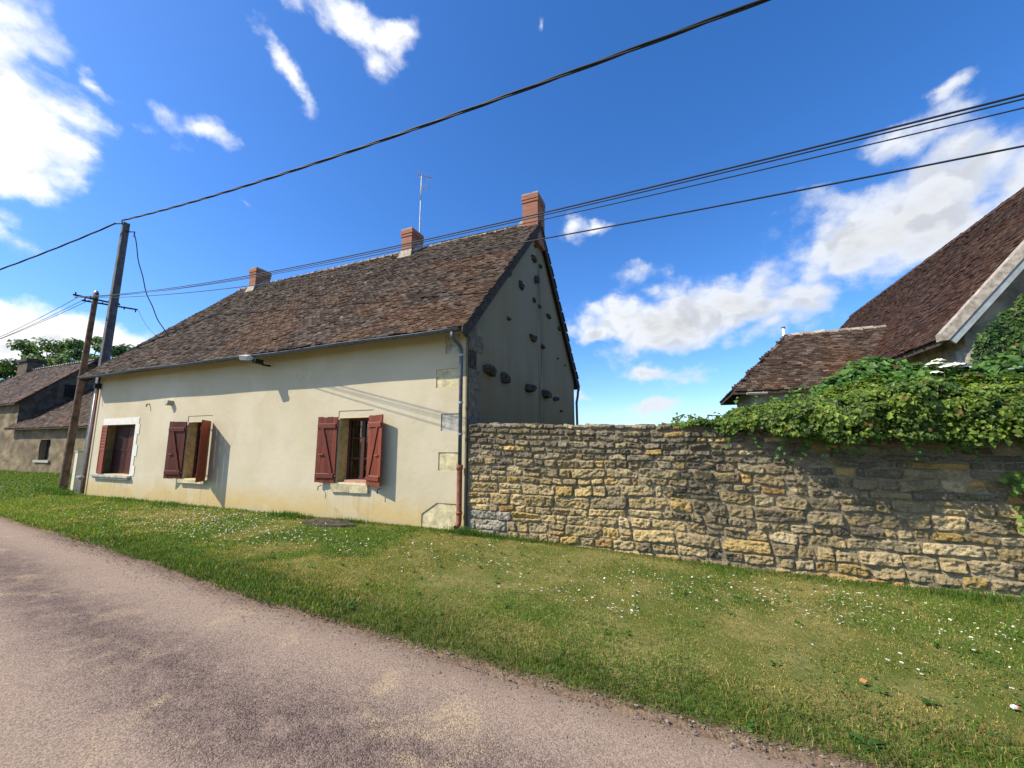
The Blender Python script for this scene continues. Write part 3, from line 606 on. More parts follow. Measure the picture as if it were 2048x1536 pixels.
# near window
a, b, c, d = WIN[2]; casement(a, b, c, d, .26, 1.0)
leaf_shutter(a-.02, c-.02, d+.03, .50, 172, -1, seed=4); leaf_shutter(b+.0, c-.03, d+.03, .50, 163, 1, seed=5, fade_lit=1.15)
for u0, u1 in ((a-.10, (a+b)/2-.03), ((a+b)/2-.02, b+.04)): mb = MB(); mb.prism([(u0, -.045, .56), (u1, -.045, .57), (u1, -.06, .735), (u0, -.06, .735)], (0, .09, 0)); sl = obj('window_sill', mb, M['qstone'], house)
mb = MB(); mb.box(a+.16, b-.01, .05, .24, c-.005, c+.045); obj('window_board', mb, mat_plain('pink_board', (.40, .22, .17), .8, .2, .2), sl)
for x0_ in (-3.55, -1.95): mb = MB(); mb.tube([(x0_, -.02, .68), (x0_, -.10, .66), (x0_, -.10, .58)], .010, 5); obj('shutter_stay', mb, M['black'], house)
mb = MB(); mb.obox((a+.24, .36, c+.05), (.05, 0, .02), (0, .03, 0), (.52, .0, .72)); pl = obj('slanting_strip', mb, mat_plain('grey_strip', (.42, .40, .38), .8, .2, .2), loc=(a+.4, .37, c)); tag(pl, 'pale grey strip set diagonally inside the open near window', 'plank')  # pale grey slanting bar behind the pane
# small fittings on the front wall
mb = MB(); mb.prism([(-9.53, -.14, 2.76), (-9.35, -.14, 2.76), (-9.38, -.14, 2.66), (-9.46, -.14, 2.63)], (0, .15, 0)); obj('projecting_stone', mb, M['qgrey'], house)
mb = MB(); mb.tube([(-10.53, 0, 2.71), (-10.53, -.06, 2.71), (-10.53, -.07, 2.63)], .018, 6); obj('wall_hook', mb, M['rust'], house)
# floodlight under the eaves
fl = thing('floodlight', (-5.60, -.2, 3.58), 'small white floodlight on a black bracket under the house eaves', 'light')
mb = MB(); mb.obox((-5.72, -.60, 3.50), (.24, .03, -.02), (.0, .17, .05), (-.02, -.03, .11)); obj('lamp_housing', mb, M['white'], fl)
mb = MB(); mb.obox((-5.71, -.612, 3.505), (.215, .027, -.018), (.0, .01, .0), (-.02, -.03, .09)); obj('lamp_lens', mb, M['steel'], fl)
mb = MB(); mb.tube([(-5.52, .0, 3.45), (-5.52, -.20, 3.45), (-5.55, -.45, 3.53)], .022, 8); mb.obox((-5.50, -.46, 3.44), (.11, 0, 0), (0, .2, 0), (0, 0, .10)); obj('lamp_bracket', mb, M['black'], fl)
# aerial on the middle chimney
an_ = thing('television_aerial', (-4.50, 4.0, 8.8), 'thin television aerial on a tall mast behind the middle chimney', 'aerial')
mb = MB(); mb.tube([(-4.62, 4.56, 8.2), (-4.60, 4.56, 11.35)], .022, 8); obj('mast', mb, M['steel'], an_)
mb = MB(); mb.tube([(-4.60, 4.30, 11.2), (-4.42, 4.95, 11.45)], .012, 6)
for f in np.linspace(0, 1, 9):
    p = np.array([-4.60, 4.30, 11.2])*(1-f)+np.array([-4.42, 4.95, 11.45])*f; mb.tube([p-np.array([.02, 0, .17]), p+np.array([.02, 0, .17])], .007, 4)
mb.tube([(-4.60, 4.56, 10.75), (-4.40, 4.7, 10.95)], .012, 6)
for f in np.linspace(0, 1, 5):
    p = np.array([-4.5, 4.5, 10.75])*(1-f)+np.array([-4.38, 4.75, 11.0])*f; mb.tube([p-np.array([.0, 0, .13]), p+np.array([.0, 0, .13])], .007, 4)
mb.tube([(-4.60, 4.56, 10.9), (-4.66, 4.5, 10.4)], .012, 5)
obj('antenna_array', mb, M['steel'], an_)

# ---------------------------------------------------------------- poles and wires
cp = thing('concrete_pole', (-14.1, .2, 0), 'tall grey concrete power pole at the left corner of the farmhouse', 'pole')
mb = MB(); z = np.linspace(-.3, 9.25, 12)
prof = []
for q in z:
    f = (q+.3)/9.55; wx, wy = .085-.02*f, .135-.048*f; ox = -14.08+.21*f; r_ = .03*wx/.085
    prof.append([(ox-wx, .2-wy, q), (ox+wx, .2-wy, q), (ox+wx, .2-wy*.58, q), (ox+wx-r_, .2-wy*.48, q), (ox+wx-r_, .2+wy*.48, q), (ox+wx, .2+wy*.58, q), (ox+wx, .2+wy, q), (ox-wx, .2+wy, q), (ox-wx, .2-wy, q)])
mb.grid(np.array(prof)); mb.poly(prof[-1][:-1]); obj('shaft', mb, M['concrete'], cp)
mb = MB(); mb.tube([(-13.70, .02, 9.17), (-13.86, .10, 9.17), (-13.97, -.04, 9.12)], .020, 6); mb.tube([(-13.86, .10, 9.17), (-13.88, .20, 9.14)], .025, 6); obj('cable_hook', mb, M['black'], cp)
mb = MB(); mb.tube([(-13.86, .22, 8.93), (-13.47, .30, 8.88), (-13.47, .30, 8.7)], .02, 6); obj('cable_hook', mb, M['black'], cp)
mb = MB(); mb.tube([(-13.93, .08, 3.2), (-13.96, .08, .0)], .022, 8); obj('conduit', mb, M['steel'], cp, smooth=True)
mb = MB(); mb.obox((-14.20, .02, .52), (.28, 0, .0), (0, .36, 0), (0, 0, .05)); obj('steel_band', mb, M['steel'], cp)
wp = thing('wooden_pole', (-15.69, .27, 0), 'shorter brown wooden telephone pole left of the concrete pole', 'pole')
mb = MB(); n = 12; mb.tube([(-15.69+.27*f, .27, -.3+7.25*f) for f in np.linspace(0, 1, n)], np.linspace(.115, .072, n), 12); obj('shaft', mb, M['pole'], wp, smooth=True)
mb = MB(); mb.tube([(-15.42, .27, 6.94), (-15.42, .27, 7.02)], [.075, .04], 10); obj('pole_cap', mb, M['steel'], wp)
for dy0, dy1, z0, z1 in ((-.62, .62, 6.62, 6.66), (-.30, 1.25, 6.56, 6.70)):
    mb = MB(); mb.obox((-15.30 if dy0 < -.5 else -15.56, .27+dy0, z0), (.05, 0, 0), (0, dy1-dy0, z1-z0), (0, 0, .05))
    for f in (.05, .35, .75, .97): mb.tube([(-15.28 if dy0 < -.5 else -15.54, .27+dy0+(dy1-dy0)*f, z0+.05), (-15.28 if dy0 < -.5 else -15.54, .27+dy0+(dy1-dy0)*f, z0+.13)], .022, 6)
    obj('crossarm', mb, M['black'], wp)
def cable(name, pts, r, label, cat='cable', group=None, n=80, twist=0, smoothfit=True):
    pts = np.asarray(pts, float); x = pts[:, 0]; X = np.linspace(x[0], x[-1], n)
    py = np.polyfit(x, pts[:, 1], 1); pz = np.polyfit(x, pts[:, 2], 2 if len(x) > 2 else 1)
    P = np.stack([X, np.polyval(py, X), np.polyval(pz, X)], -1); mb = MB()
    if twist:
        L = np.linspace(0, np.linalg.norm(P[-1]-P[0]), n)
        for k in range(3):
            ph = L*twist+k*2.094; mb.tube(P+np.stack([0*L, np.cos(ph)*r*.75, np.sin(ph)*r*.75], -1), r*.62, 6)
    else: mb.tube(P, r, 6)
    o = obj(name, mb, M['cable'], loc=P[0], smooth=True); return tag(o, label, cat, group)
cable('power_cable', [(-13.75, .03, 9.2), (-3.76, -.97, 7.67), (-.34, -1.31, 7.12), (1.55, -1.50, 6.88), (3.26, -1.67, 6.70), (4.96, -1.84, 6.49), (13, -2.65, 6.0)], .021, 'thick twisted black power cable running highest across the sky to the right', n=700, twist=2.2)
cable('power_cable', [(-13.95, -.05, 9.15), (-16.21, -.5, 8.05), (-20.92, -1.4, 6.95), (-30, -3.1, 6.6)][0:1]+[(-16.5, -.55, 8.45), (-21.5, -1.5, 7.55), (-30, -3.2, 6.6)], .021, 'black power cable descending left from the top of the concrete pole', n=200, twist=2.2)
G = None
Yp = lambda x: -.25-.11*(x+15.4)
Pu = [(-15.4, 6.62), (-10.69, 5.81), (-4.19, 5.02), (-.12, 4.6), (2.28, 4.37), (4.57, 4.2), (6.12, 4.04), (14, 3.95)]
cable('telephone_cable', [(x, Yp(x), z) for x, z in Pu], .0085, 'upper black telephone cable of the close pair crossing the house roof', n=120)
cable('telephone_cable', [(x, Yp(x)-.02, z-.045-.0*x) for x, z in Pu], .0065, 'telephone cable just under the upper one of the close pair above the roof', n=120)
P3 = [(-15.4, 6.60), (-10.68, 5.78), (-4.09, 4.92), (-.12, 4.5), (2.25, 4.27), (4.78, 4.06), (6.11, 3.93), (14, 3.8)]
cable('telephone_cable', [(x, Yp(x)-.03, z) for x, z in P3], .0055, 'thin telephone wire slightly below the close pair of cables', n=120)
P4 = [(-15.4, 6.6), (-10.13, 5.62), (-4.62, 4.8), (-1.22, 4.41), (.84, 4.18), (2.34, 4.03), (4.76, 3.81), (6.08, 3.68), (14, 3.4)]
cable('telephone_cable', [(x, Yp(x), z) for x, z in P4], .0078, 'lowest black telephone cable crossing the gable wall and the clouds', n=120)
for k, (y, z0, z1, lb) in enumerate([(.2, 6.70, 5.93, 'thin telephone wire dropping left from the crossarm, uppermost of three'), (.05, 6.66, 5.80, 'thin telephone wire dropping left from the crossarm, between two others'), (-.15, 6.64, 5.66, 'thin telephone wire dropping left from the crossarm, lowest of three')]):
    cable('telephone_cable', [(-15.5, y, z0), (-23, y-.1, z1), (-34, y-.2, z1-.35)], .009, lb, n=60)
mb = MB(); q = np.linspace(0, 1, 40); A0, A1 = np.array([-13.47, .30, 8.8]), np.array([-12.1, 1.0, 5.12])
P = A0[None]*(1-q[:, None])+A1[None]*q[:, None]; P[:, 2] -= .25*np.sin(q*math.pi); P[:, 0] -= .35*np.sin(q*math.pi)*(.6); P[:, 0] += .03*np.sin(q*22)
mb.tube(P, .016, 6); tag(obj('drop_cable', mb, M['cable'], loc=A0, smooth=True), 'slack black cable hanging from the concrete pole top to the roof', 'cable')
mb = MB(); A0, A1 = np.array([-15.35, 1.45, 6.7]), np.array([-12.2, 1.05, 5.1]); P = A0[None]*(1-q[:, None])+A1[None]*q[:, None]; P[:, 2] -= .3*np.sin(q*math.pi)
mb.tube(P, .008, 5); tag(obj('drop_cable', mb, M['cable'], loc=A0, smooth=True), 'thin drop wire from the end of the crossarm to the roof', 'cable')
cab = thing('utility_cabinet', (-15.2, .45, 0), 'narrow cream utility cabinet between the wooden and concrete poles', 'cabinet')
mb = MB(); mb.box(-15.26, -15.08, .30, .46, -.1, 1.30); obj('cabinet_body', mb, M['offwhite'], cab)
mb = MB(); mb.box(-15.28, -15.06, .28, .48, 1.301, 1.34); obj('cabinet_lid', mb, M['qgrey'], cab)
mb = MB(); mb.box(-15.078, -15.072, .32, .44, .3, 1.25); obj('door', mb, M['offwhite'], cab)

# ---------------------------------------------------------------- garden wall of rubble stone
gw = thing('stone_wall', (6.0, .2, 0), 'weathered ochre and grey rubble stone garden wall beside the house', 'wall')
XW0, XW1 = .045, 15.0
def wtop(x): return 1.93-.026*np.clip(x, 0, 6)+.03*(fbm2(x, x*0, 1.5, 31)-.5)
def wallstones():
    mb = MB(); g = np.random.default_rng(21); z = -.42; rowi = 0
    hs_ = [.17, .19, .15, .20, .17, .13, .21, .19, .12, .17, .14, .11, .10, .115, .09, .10, .085]
    zs = [z]
    for h in hs_: zs.append(zs[-1]+h)
    sc = (1.93-z)/(zs[-1]-z); zs = [z+(q-z)*sc for q in zs]
    for r in range(len(hs_)):
        x = XW0; h = zs[r+1]-zs[r]; 
        while x < XW1:
            k = 1.0 if r < 11 else 1.15
            w = min(max(g.lognormal(math.log(h*1.8*k), .42), .085), .60 if r < 13 else .45)
            if x+w > XW1: w = XW1-x
            parts = [(zs[r], zs[r+1])]
            if h > .16 and g.random() < .16: mz = zs[r]+h*g.uniform(.4, .6); parts = [(zs[r], mz), (mz, zs[r+1])]
            for z0, z1 in parts: one(mb, g, x, x+w, z0, z1, r)
            x += w
    return mb
def one(mb, g, x0, x1, z0, z1, r):
    w, h = x1-x0, z1-z0; q_ = 1.0 if x0 < 8 else 2.2; nx = int(np.clip(w/(.013*q_), 7, 40)); nz = int(np.clip(h/(.013*q_), 6, 18))
    a = np.linspace(-1, 1, nx); b = np.linspace(-1, 1, nz); A, B = np.meshgrid(a, b, indexing='ij')
    cx, cz = (x0+x1)/2, (z0+z1)/2; gp = g.uniform(.001, .008, 4); o1, o2 = g.uniform(0, 50, 2)
    hw = w/2-(gp[0]+gp[1])/2; hh = h/2-(gp[2]+gp[3])/2; k1 = g.uniform(.05, .30); k2 = g.uniform(.08, .35); tap = g.normal(0, .07)
    X = cx+(gp[0]-gp[1])/2+A*hw*(1-k1*np.abs(B)**5*min(1, h/w))*(1+tap*B*min(1, h/w)); Zr = cz+(gp[2]-gp[3])/2+B*hh*(1-k2*np.abs(A)**6*.6)+g.normal(0, .010)*A
    X = X+.032*(fbm(np.stack([A*0+o1, Zr*13, A*1.2+o2], -1), 41, 3)-.5); Zr = Zr+.030*(fbm(np.stack([X*11, B*1.0+o1, A*0+o2], -1), 43, 3)-.5)
    pil = np.maximum((1-np.abs(A)**14)*(1-np.abs(B)**11), 0)**.28
    pro = .020+.034*g.random()**1.4
    nz1 = fbm(np.stack([X*9+o1, Zr*11, X*0+o2], -1), 47, 2)-.5; nz2 = fbm(np.stack([X*34, Zr*38, X*0+o1], -1), 49, 3)-.5; rid = np.abs(fbm(np.stack([X*20+o2, Zr*24, X*0], -1), 50, 2)-.5)
    Yf = .042-pil*(pro+.024)-(.052*nz1+.034*nz2-.075*rid+.006)*pil+g.normal(0, .012)*A*pil+g.normal(0, .010)*B*pil
    wav = .055*(vnoise(np.stack([X*.6, X*0+r*.15, X*0], -1), 51)-.5)*2 if r < 16 else 0*X
    s = 1-.0135*np.clip(X, 0, 6); Zr = (Zr+wav)*np.where(Zr > 0, s, 1)
    # colour
    hgt = (z0+z1)/2; gx_ = cx; n1 = float(fbm2(np.array([cx*1.1]), np.array([hgt*1.6]), 1.0, 61)[0]); u = g.random()
    grey = np.array([.180, .162, .130]); och = np.array([.43, .335, .175]); pale = np.array([.45, .385, .255]); yel = np.array([.47, .33, .10]); ora = np.array([.46, .26, .085]); dk = np.array([.13, .115, .095]); wht = np.array([.36, .345, .31])
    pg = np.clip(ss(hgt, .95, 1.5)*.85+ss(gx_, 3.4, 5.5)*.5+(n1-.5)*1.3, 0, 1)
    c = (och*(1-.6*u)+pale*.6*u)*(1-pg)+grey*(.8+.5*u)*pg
    q = g.random()
    if q < .07: c = c*.35+yel*.65
    elif q < .095 and hgt < 1.35: c = c*.3+ora*.7
    elif q < .20: c = c*.3+dk*.7
    elif q < .28: c = pale
    if gx_ < .8 and hgt < .42: c = wht*g.uniform(.85, 1.05)
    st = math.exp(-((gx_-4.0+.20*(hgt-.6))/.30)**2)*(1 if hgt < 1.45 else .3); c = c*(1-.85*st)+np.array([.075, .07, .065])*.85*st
    c = c*np.array([1.0, .935, .80])*g.uniform(.66, 1.22)
    cv = fbm(np.stack([X*6+o1, Zr*7, X*0], -1), 57, 2)[..., None]; C = np.ones((nx, nz, 3))*c*(.72+.56*cv); C = C*(1-.35*ss(cv, .55, .75))+np.array([.44, .30, .10])*.35*ss(cv, .55, .75)*(0.3 if hgt > 1.3 else 1)+0.35*C*ss(cv, .55, .75)*(0.7 if hgt > 1.3 else 0)
    # mortar smear
    mb.grid(np.stack([X, Yf, Zr], -1), C.reshape(-1, 3))
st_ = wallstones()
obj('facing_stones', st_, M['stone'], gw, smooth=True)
mb = MB(); n = 420; xw = np.linspace(XW0-.03, XW1, n); tz = wtop(xw)-.03; zq = np.linspace(0, 1, 62)
XM, QM = np.meshgrid(xw, zq, indexing='ij'); ZM = -.5+QM*(tz[:, None]+.5); YM = .020-.045*(fbm(np.stack([XM*7, ZM*9, XM*0], -1), 83, 3)-.5)
cm = np.array([.30, .24, .15])*(.55+.9*fbm(np.stack([XM*3, ZM*5, XM*0], -1), 85, 3))[..., None]*(1-.35*ss(ZM, 1.2, 1.6))[..., None]; mb.grid(np.stack([XM, YM, ZM], -1), cm.reshape(-1, 3))
V = np.array([np.stack([xw, YM[:, -1], tz], -1), np.stack([xw, np.full(n, .43), tz+.005], -1), np.stack([xw, np.full(n, .43), np.full(n, -.5)], -1)]); mb.grid(V, (.3, .25, .17))
mb.box(XW0-.028, XW0+.005, .035, .425, -.5, 1.88, (.10, .09, .07))
obj('mortar_core', mb, M['stone'], gw)
mb = MB(); g = np.random.default_rng(77); x = XW0                         # rough flat cope stones
while x < XW1:
    w = g.uniform(.14, .42); zt = float(wtop(np.array([x+w/2]))[0]); h = g.uniform(.03, .065); nx, ny = 9, 9
    A, B = np.meshgrid(np.linspace(-1, 1, nx), np.linspace(-1, 1, ny), indexing='ij'); pil = np.maximum((1-np.abs(A)**6)*(1-np.abs(B)**8), 0)**.4
    X = x+w/2+A*(w/2-.006); Y = .21+B*.215+g.normal(0, .008); Zt = zt-.045+pil*h+.03*(fbm(np.stack([X*9, Y*9, X*0], -1), 87)-.5)*pil
    c = np.array([.20, .18, .145])*g.uniform(.6, 1.25) if g.random() < .75 else np.array([.10, .105, .06])*g.uniform(.6, 1.1); mb.grid(np.stack([X, Y, Zt], -1), np.tile(c, (nx*ny, 1))); x += w
obj('cope_stones', mb, M['stone'], gw, smooth=True)

# ---------------------------------------------------------------- leaves
def leaves(mb, P, N, size, col, seed=1, droop=.5, fold=.25, jit=.7):
    g = np.random.default_rng(seed); n = len(P); P = np.asarray(P, float); N = np.asarray(N, float)+g.normal(0, jit*.55, (n, 3)); N /= np.linalg.norm(N, axis=1)[:, None]
    d = g.normal(0, 1, (n, 3)); d[:, 2] -= droop*2; d -= (d*N).sum(1)[:, None]*N; d /= np.linalg.norm(d, axis=1)[:, None]; s = np.cross(N, d)
    L = (np.asarray(size)*g.uniform(.65, 1.3, n))[:, None]; col = np.where((g.random(n) < .022)[:, None], np.array([.17, .105, .035])*g.uniform(.6, 1.2, n)[:, None], col); Wd = L*g.uniform(.34, .5, n)[:, None]
    b = P; tip = P+d*L-N*L*.12; m1 = P+d*L*.38; l = m1+s*Wd+N*L*fold*.5; r = m1-s*Wd+N*L*fold*.5; m2 = P+d*L*.5
    V = np.stack([b, l, tip, r, m2], 1); f = np.array([(0, 4, 1), (1, 4, 2), (0, 3, 4), (4, 3, 2)])
    F_ = (np.arange(n)[:, None, None]*5+f[None]).reshape(-1, 3); mb.add(V.reshape(-1, 3), F_, np.repeat(col, 5, 0))
def leafcol(n, a, b, seed, noise=None):
    g = np.random.default_rng(seed); u = np.clip(g.random(n)*.8+(0 if noise is None else (noise-.5)*1.4), 0, 1)[:, None]
    return (np.array(a)*(1-u)+np.array(b)*u)*g.uniform(.7, 1.25, n)[:, None]
# ivy along the wall top: top and bottom outlines as it grows
IX = np.array([3.35, 3.7, 4.0, 4.4, 4.9, 5.35, 5.7, 6.0, 6.5, 6.8, 7.1, 7.5, 9, 12, 15]); IT = np.array([1.86, 1.88, 1.90, 2.02, 2.14, 2.19, 2.26, 2.38, 2.36, 2.28, 2.30, 2.32, 2.5, 2.45, 2.3]); IB = np.array([1.84, 1.82, 1.81, 1.76, 1.67, 1.64, 1.64, 1.63, 1.60, 1.60, 1.64, 1.68, 1.6, 1.6, 1.6])
IF = np.array([.05, .0, -.06, -.22, -.50, -.62, -.66, -.66, -.64, -.62, -.58, -.55, -.5, -.5, -.4])
ivy = thing('ivy', (6.5, .2, 1.9), 'dense green ivy mound spilling over the stone wall top', 'ivy')
g = np.random.default_rng(5); n = 76000
x = np.concatenate([g.uniform(3.35, 8.2, 70000), g.uniform(8.2, 15, 6000)]); tt = np.interp(x, IX, IT)+.16*(fbm2(x, x*0, 2.1, 71)-.5); bt = np.interp(x, IX, IB)+.30*(fbm2(x, x*0, 3.3, 73)-.5); fr = np.interp(x, IX, IF)
ph = g.uniform(-.15, math.pi*.9, n)          # around the mound, front bottom to back
cy_, ry = (fr+.75)/2, (.75-fr)/2; cz_, rz = (tt+bt)/2, (tt-bt)/2
lump = .58+.85*fbm(np.stack([x*3.6, np.cos(ph)*2.2, np.sin(ph)*2.2], -1), 75, 2)
rad = lump*(1-.30*g.random(n)**2)
y = cy_-np.cos(ph)*ry*rad; z = cz_-rz*.15+np.sin(ph)*rz*1.15*rad
k = rng.random(n) < .25; z = np.where(k & (np.cos(ph) > .2), bt+(z-bt)*g.random(n), z)
ok = ~((y > .02) & (z < 1.80)); x, y, z, ph, lump = x[ok], y[ok], z[ok], ph[ok], lump[ok]
Nn = np.stack([g.normal(0, .3, len(x)), -np.cos(ph)*.9-.15, np.sin(ph)*.8+.35], -1)
mb = MB(); keep = g.random(len(x)) < np.where(x < 4.3, .35, 1.0); x, y, z, Nn = x[keep], y[keep], z[keep], Nn[keep]; szl = np.where(x > 8.2, .09, .043*g.choice([.7, 1.0, 1.0, 1.5], len(x)))
leaves(mb, np.stack([x, y, z], -1), Nn, szl, leafcol(len(x), (.024, .066, .008), (.235, .320, .040), 6, fbm(np.stack([x*4.5, y*4.5, z*4.5], -1), 77)), 8, .6)
# trailing shoots in front of the wall
for k in range(60):
    xx = g.uniform(4.2, 8.0); f0 = float(np.interp(xx, IX, IF)); b0 = float(np.interp(xx, IX, IB)); nl = int(g.integers(5, 15)); L = g.uniform(.12, .42)*(0.4 if xx < 4.4 else 1)
    q = np.linspace(0, 1, nl); p = np.stack([xx+q*g.normal(0, .16)+g.normal(0, .02, nl), np.minimum(f0*.55-.03+q*g.uniform(-.04, .14)+g.normal(0, .02, nl), -.05), b0+.12-q*L], -1)
    leaves(mb, p, np.tile([0, -1, .4], (nl, 1)), .052, leafcol(nl, (.04, .11, .012), (.10, .22, .03), 90+k), 100+k, .6)
for k in range(60):                            # upright shoots
    xx = g.uniform(3.5, 8.2); t0 = float(np.interp(xx, IX, IT)); nl = 9; q = np.linspace(0, 1, nl); L = g.uniform(.08, .26)
    p = np.stack([xx+q*g.normal(0, .1)+g.normal(0, .02, nl), g.uniform(-.2, .45)+g.normal(0, .03, nl), t0-.08+q*L], -1)
    leaves(mb, p, np.tile([0, -.7, .6], (nl, 1)), .055, leafcol(nl, (.05, .13, .015), (.11, .24, .03), 200+k), 300+k, .1)
obj('foliage', mb, M['leaf'], ivy)
mb = MB()
for k in range(40):
    xx = g.uniform(3.6, 8.5); p = [(xx+g.normal(0, .1), .35+g.normal(0, .05), 1.6), (xx+g.normal(0, .15), .2+g.normal(0, .1), 1.95), (xx+g.normal(0, .25), .0+g.normal(0, .1), 1.98), (xx+g.normal(0, .3), -.12, 1.75+g.normal(0, .06))]; mb.tube(p, [.016, .013, .009, .004], 5)
obj('stem', mb, M['bark'], ivy)
# elder bush with white flower heads behind the wall
el = thing('elder_bush', (6.6, 1.2, 0), 'green elder bush with creamy white flower heads behind the ivy', 'bush')
mb = MB(); n = 9000; ctr = np.array([(6.25, .75, 2.35), (6.7, .95, 2.30), (7.2, 1.1, 2.25), (6.5, 1.2, 2.1), (7.7, 1.0, 2.2), (5.9, .8, 2.15)]); rr = np.array([.42, .40, .42, .5, .5, .4])
w = g.integers(0, len(ctr), n); d = g.normal(0, 1, (n, 3)); d /= np.linalg.norm(d, axis=1)[:, None]; p = ctr[w]+d*(rr[w]*(.5+.55*g.random(n)**.5))[:, None]; p = p[p[:, 2] > 1.3]; n = len(p)
leaves(mb, p, d[:n]*.6+np.array([0, -.4, .6]), .10, leafcol(n, (.04, .10, .014), (.13, .25, .035), 33, fbm(p*3, 5)), 34, .35)
obj('foliage', mb, M['leaf'], el)
mb = MB()
for k in range(9): c_ = ctr[g.integers(0, 5)]; mb.tube([(6.6+g.normal(0, .2), 1.3, -.1), (c_[0]*.5+3.3+g.normal(0, .1), 1.2, 1.2), c_+g.normal(0, .15, 3)], [.035, .022, .006], 6)
obj('stem', mb, M['bark'], el)
for (px_, py_, pz_, rr_) in [(6.93, .75, 2.63, .07), (7.02, .72, 2.58, .06), (6.86, .8, 2.60, .05), (7.15, .78, 2.60, .08), (7.24, .8, 2.57, .06), (6.90, .68, 2.50, .05), (7.75, .8, 2.50, .09), (7.05, .9, 2.70, .05), (8.3, .9, 2.5, .1)]:
    mb = MB(); A, B = np.meshgrid(np.linspace(0, 1, 9), np.linspace(0, 2*math.pi, 25), indexing='ij'); rr2 = rr_*1.5*A*(1+.35*(fbm(np.stack([np.cos(B)*2+px_, np.sin(B)*2, B*0], -1), 7)-.5)*2)
    X = px_+np.cos(B)*rr2; Y = py_+np.sin(B)*rr2; mb.grid(np.stack([X, Y, pz_+rr_*.5*(1-A**2)+.035*(fbm(np.stack([X*70, Y*70, X*0], -1), 9, 2)-.5)], -1), (.78, .76, .60)); mb.tube([(px_, py_+.03, pz_-.2), (px_, py_, pz_+.01)], .006, 5, (.12, .2, .05)); obj('flower_head', mb, M['col'], el)
# bright climber at the far right of the wall
cl_ = thing('climbing_plant', (7.12, -.1, .2), 'yellow green climbing plant on the stone wall at the far right', 'plant')
mb = MB(); n = 150; zz_ = g.uniform(.62, 1.25, n); p = np.stack([7.16+g.normal(0, .07, n)+.05*np.sin(zz_*9), -.10-np.abs(g.normal(0, .06, n)), zz_], -1)
leaves(mb, p, np.tile([-.2, -1, .4], (n, 1)), .075, leafcol(n, (.07, .16, .02), (.22, .32, .05), 53), 54, .5); obj('foliage', mb, M['leaf'], cl_)
mb = MB(); mb.tube([(7.15, -.05, -.15), (7.12, -.07, .5), (7.16, -.06, 1.0), (7.10, -.07, 1.4)], [.014, .011, .009, .004], 6); obj('stem', mb, M['bark'], cl_)

# ---------------------------------------------------------------- barn on the right with its hipped wing
bn = thing('tiled_barn', (10.5, 9.0, 0), 'barn behind the wall with huge steep red brown roof and hipped wing', 'barn')
EX, EY, EZ = 8.36, 3.35, 3.5; BW = 3.6; BZ = 7.75; FAR = 18.0; sl_ = (BZ-EZ)/BW
mb = MB(); wx0 = EX+.30; wyo = EY+.12; zt = EZ+.3*sl_-.12
mb.poly([(wx0, wyo, -.3), (2*(EX+BW)-wx0, wyo, -.3), (2*(EX+BW)-wx0, wyo, zt), (EX+BW, wyo, BZ-.15), (wx0, wyo, zt)])
mb.poly([(wx0, FAR, -.3), (wx0, wyo, -.3), (wx0, wyo, zt), (wx0, FAR, zt)]); mb.poly([(2*(EX+BW)-wx0, wyo, -.3), (2*(EX+BW)-wx0, FAR, -.3), (2*(EX+BW)-wx0, FAR, zt), (2*(EX+BW)-wx0, wyo, zt)])
obj('wall', mb, M['rubble'], bn)
mb = MB()
for k, z in enumerate(np.arange(0, 3.3, .33)): wdt = .45 if k % 2 else .3; mb.box(wx0-.012, wx0+wdt, wyo-.012, wyo+.02, z+.008, z+.322); mb.box(wx0-.013, wx0+.02, wyo+.0201, wyo+.75-wdt, z+.008, z+.322)
obj('quoin_stone', mb, M['qgrey'], bn)
lvb = math.hypot(BW, BZ-EZ); cb, sb = BW/lvb, (BZ-EZ)/lvb
mb = MB(); mb.prism([(EX, EY, EZ), (EX+BW, EY, BZ), (EX+BW, EY, BZ-.12), (EX, EY, EZ-.10)], (0, FAR+.2-EY, 0)); mb.prism([(EX+2*BW, EY, EZ), (EX+BW, EY, BZ), (EX+BW, EY, BZ-.12), (EX+2*BW, EY, EZ-.10)], (0, FAR+.2-EY, 0))
brf = obj('roof', mb, M['dwood'], bn)
CX, CY, CZ, WD = 5.10, 6.44, 3.0, 1.9; RZ_ = 4.93; slw = (RZ_-CZ)/WD
def notunder(u, v):                            # big slope tiles hidden inside the wing are left out
    yy = FAR+.2-u; xx = EX+v*cb; zz = EZ+v*sb; return ~((np.abs(yy-(CY+WD)) < WD-.12) & (zz < RZ_-np.abs(yy-(CY+WD))*slw-.12))
mb = MB(); tiles(mb, (EX-.03, FAR+.2, EZ), (0, -1, 0), (cb, 0, sb), (-sb, 0, cb), FAR+.2-EY-.13, lvb, seed=12, pal='red', pred=notunder); obj('roof_tiles', mb, M['tile'], brf)
mb = MB(); tiles(mb, (EX+2*BW+.03, EY, EZ), (0, 1, 0), (-cb, 0, sb), (sb, 0, cb), FAR+.2-EY, lvb, row=.25, w=.4, seed=13, pal='red'); obj('roof_tiles', mb, M['tile'], brf)
mb = MB(); ridge_caps(mb, (EX+BW, EY, BZ+.02), (EX+BW, FAR+.2, BZ+.02), r=.085, c=(.085, .05, .04)); obj('ridge_cap', mb, M['tile'], brf)
mb = MB(); off = .10                            # pale mortared verge, grey board under it
for s_ in (1, -1):
    e0 = EX if s_ > 0 else EX+2*BW; mb.prism([(e0-s_*.10, EY-.05, EZ+.07), (EX+BW, EY-.05, BZ+.17), (EX+BW, EY-.05, BZ-.01), (e0+s_*.0, EY-.05, EZ-.06), (e0-s_*.10, EY-.05, EZ-.06)], (0, .17, 0))
obj('verge_mortar', mb, M['render'], brf)
mb = MB()
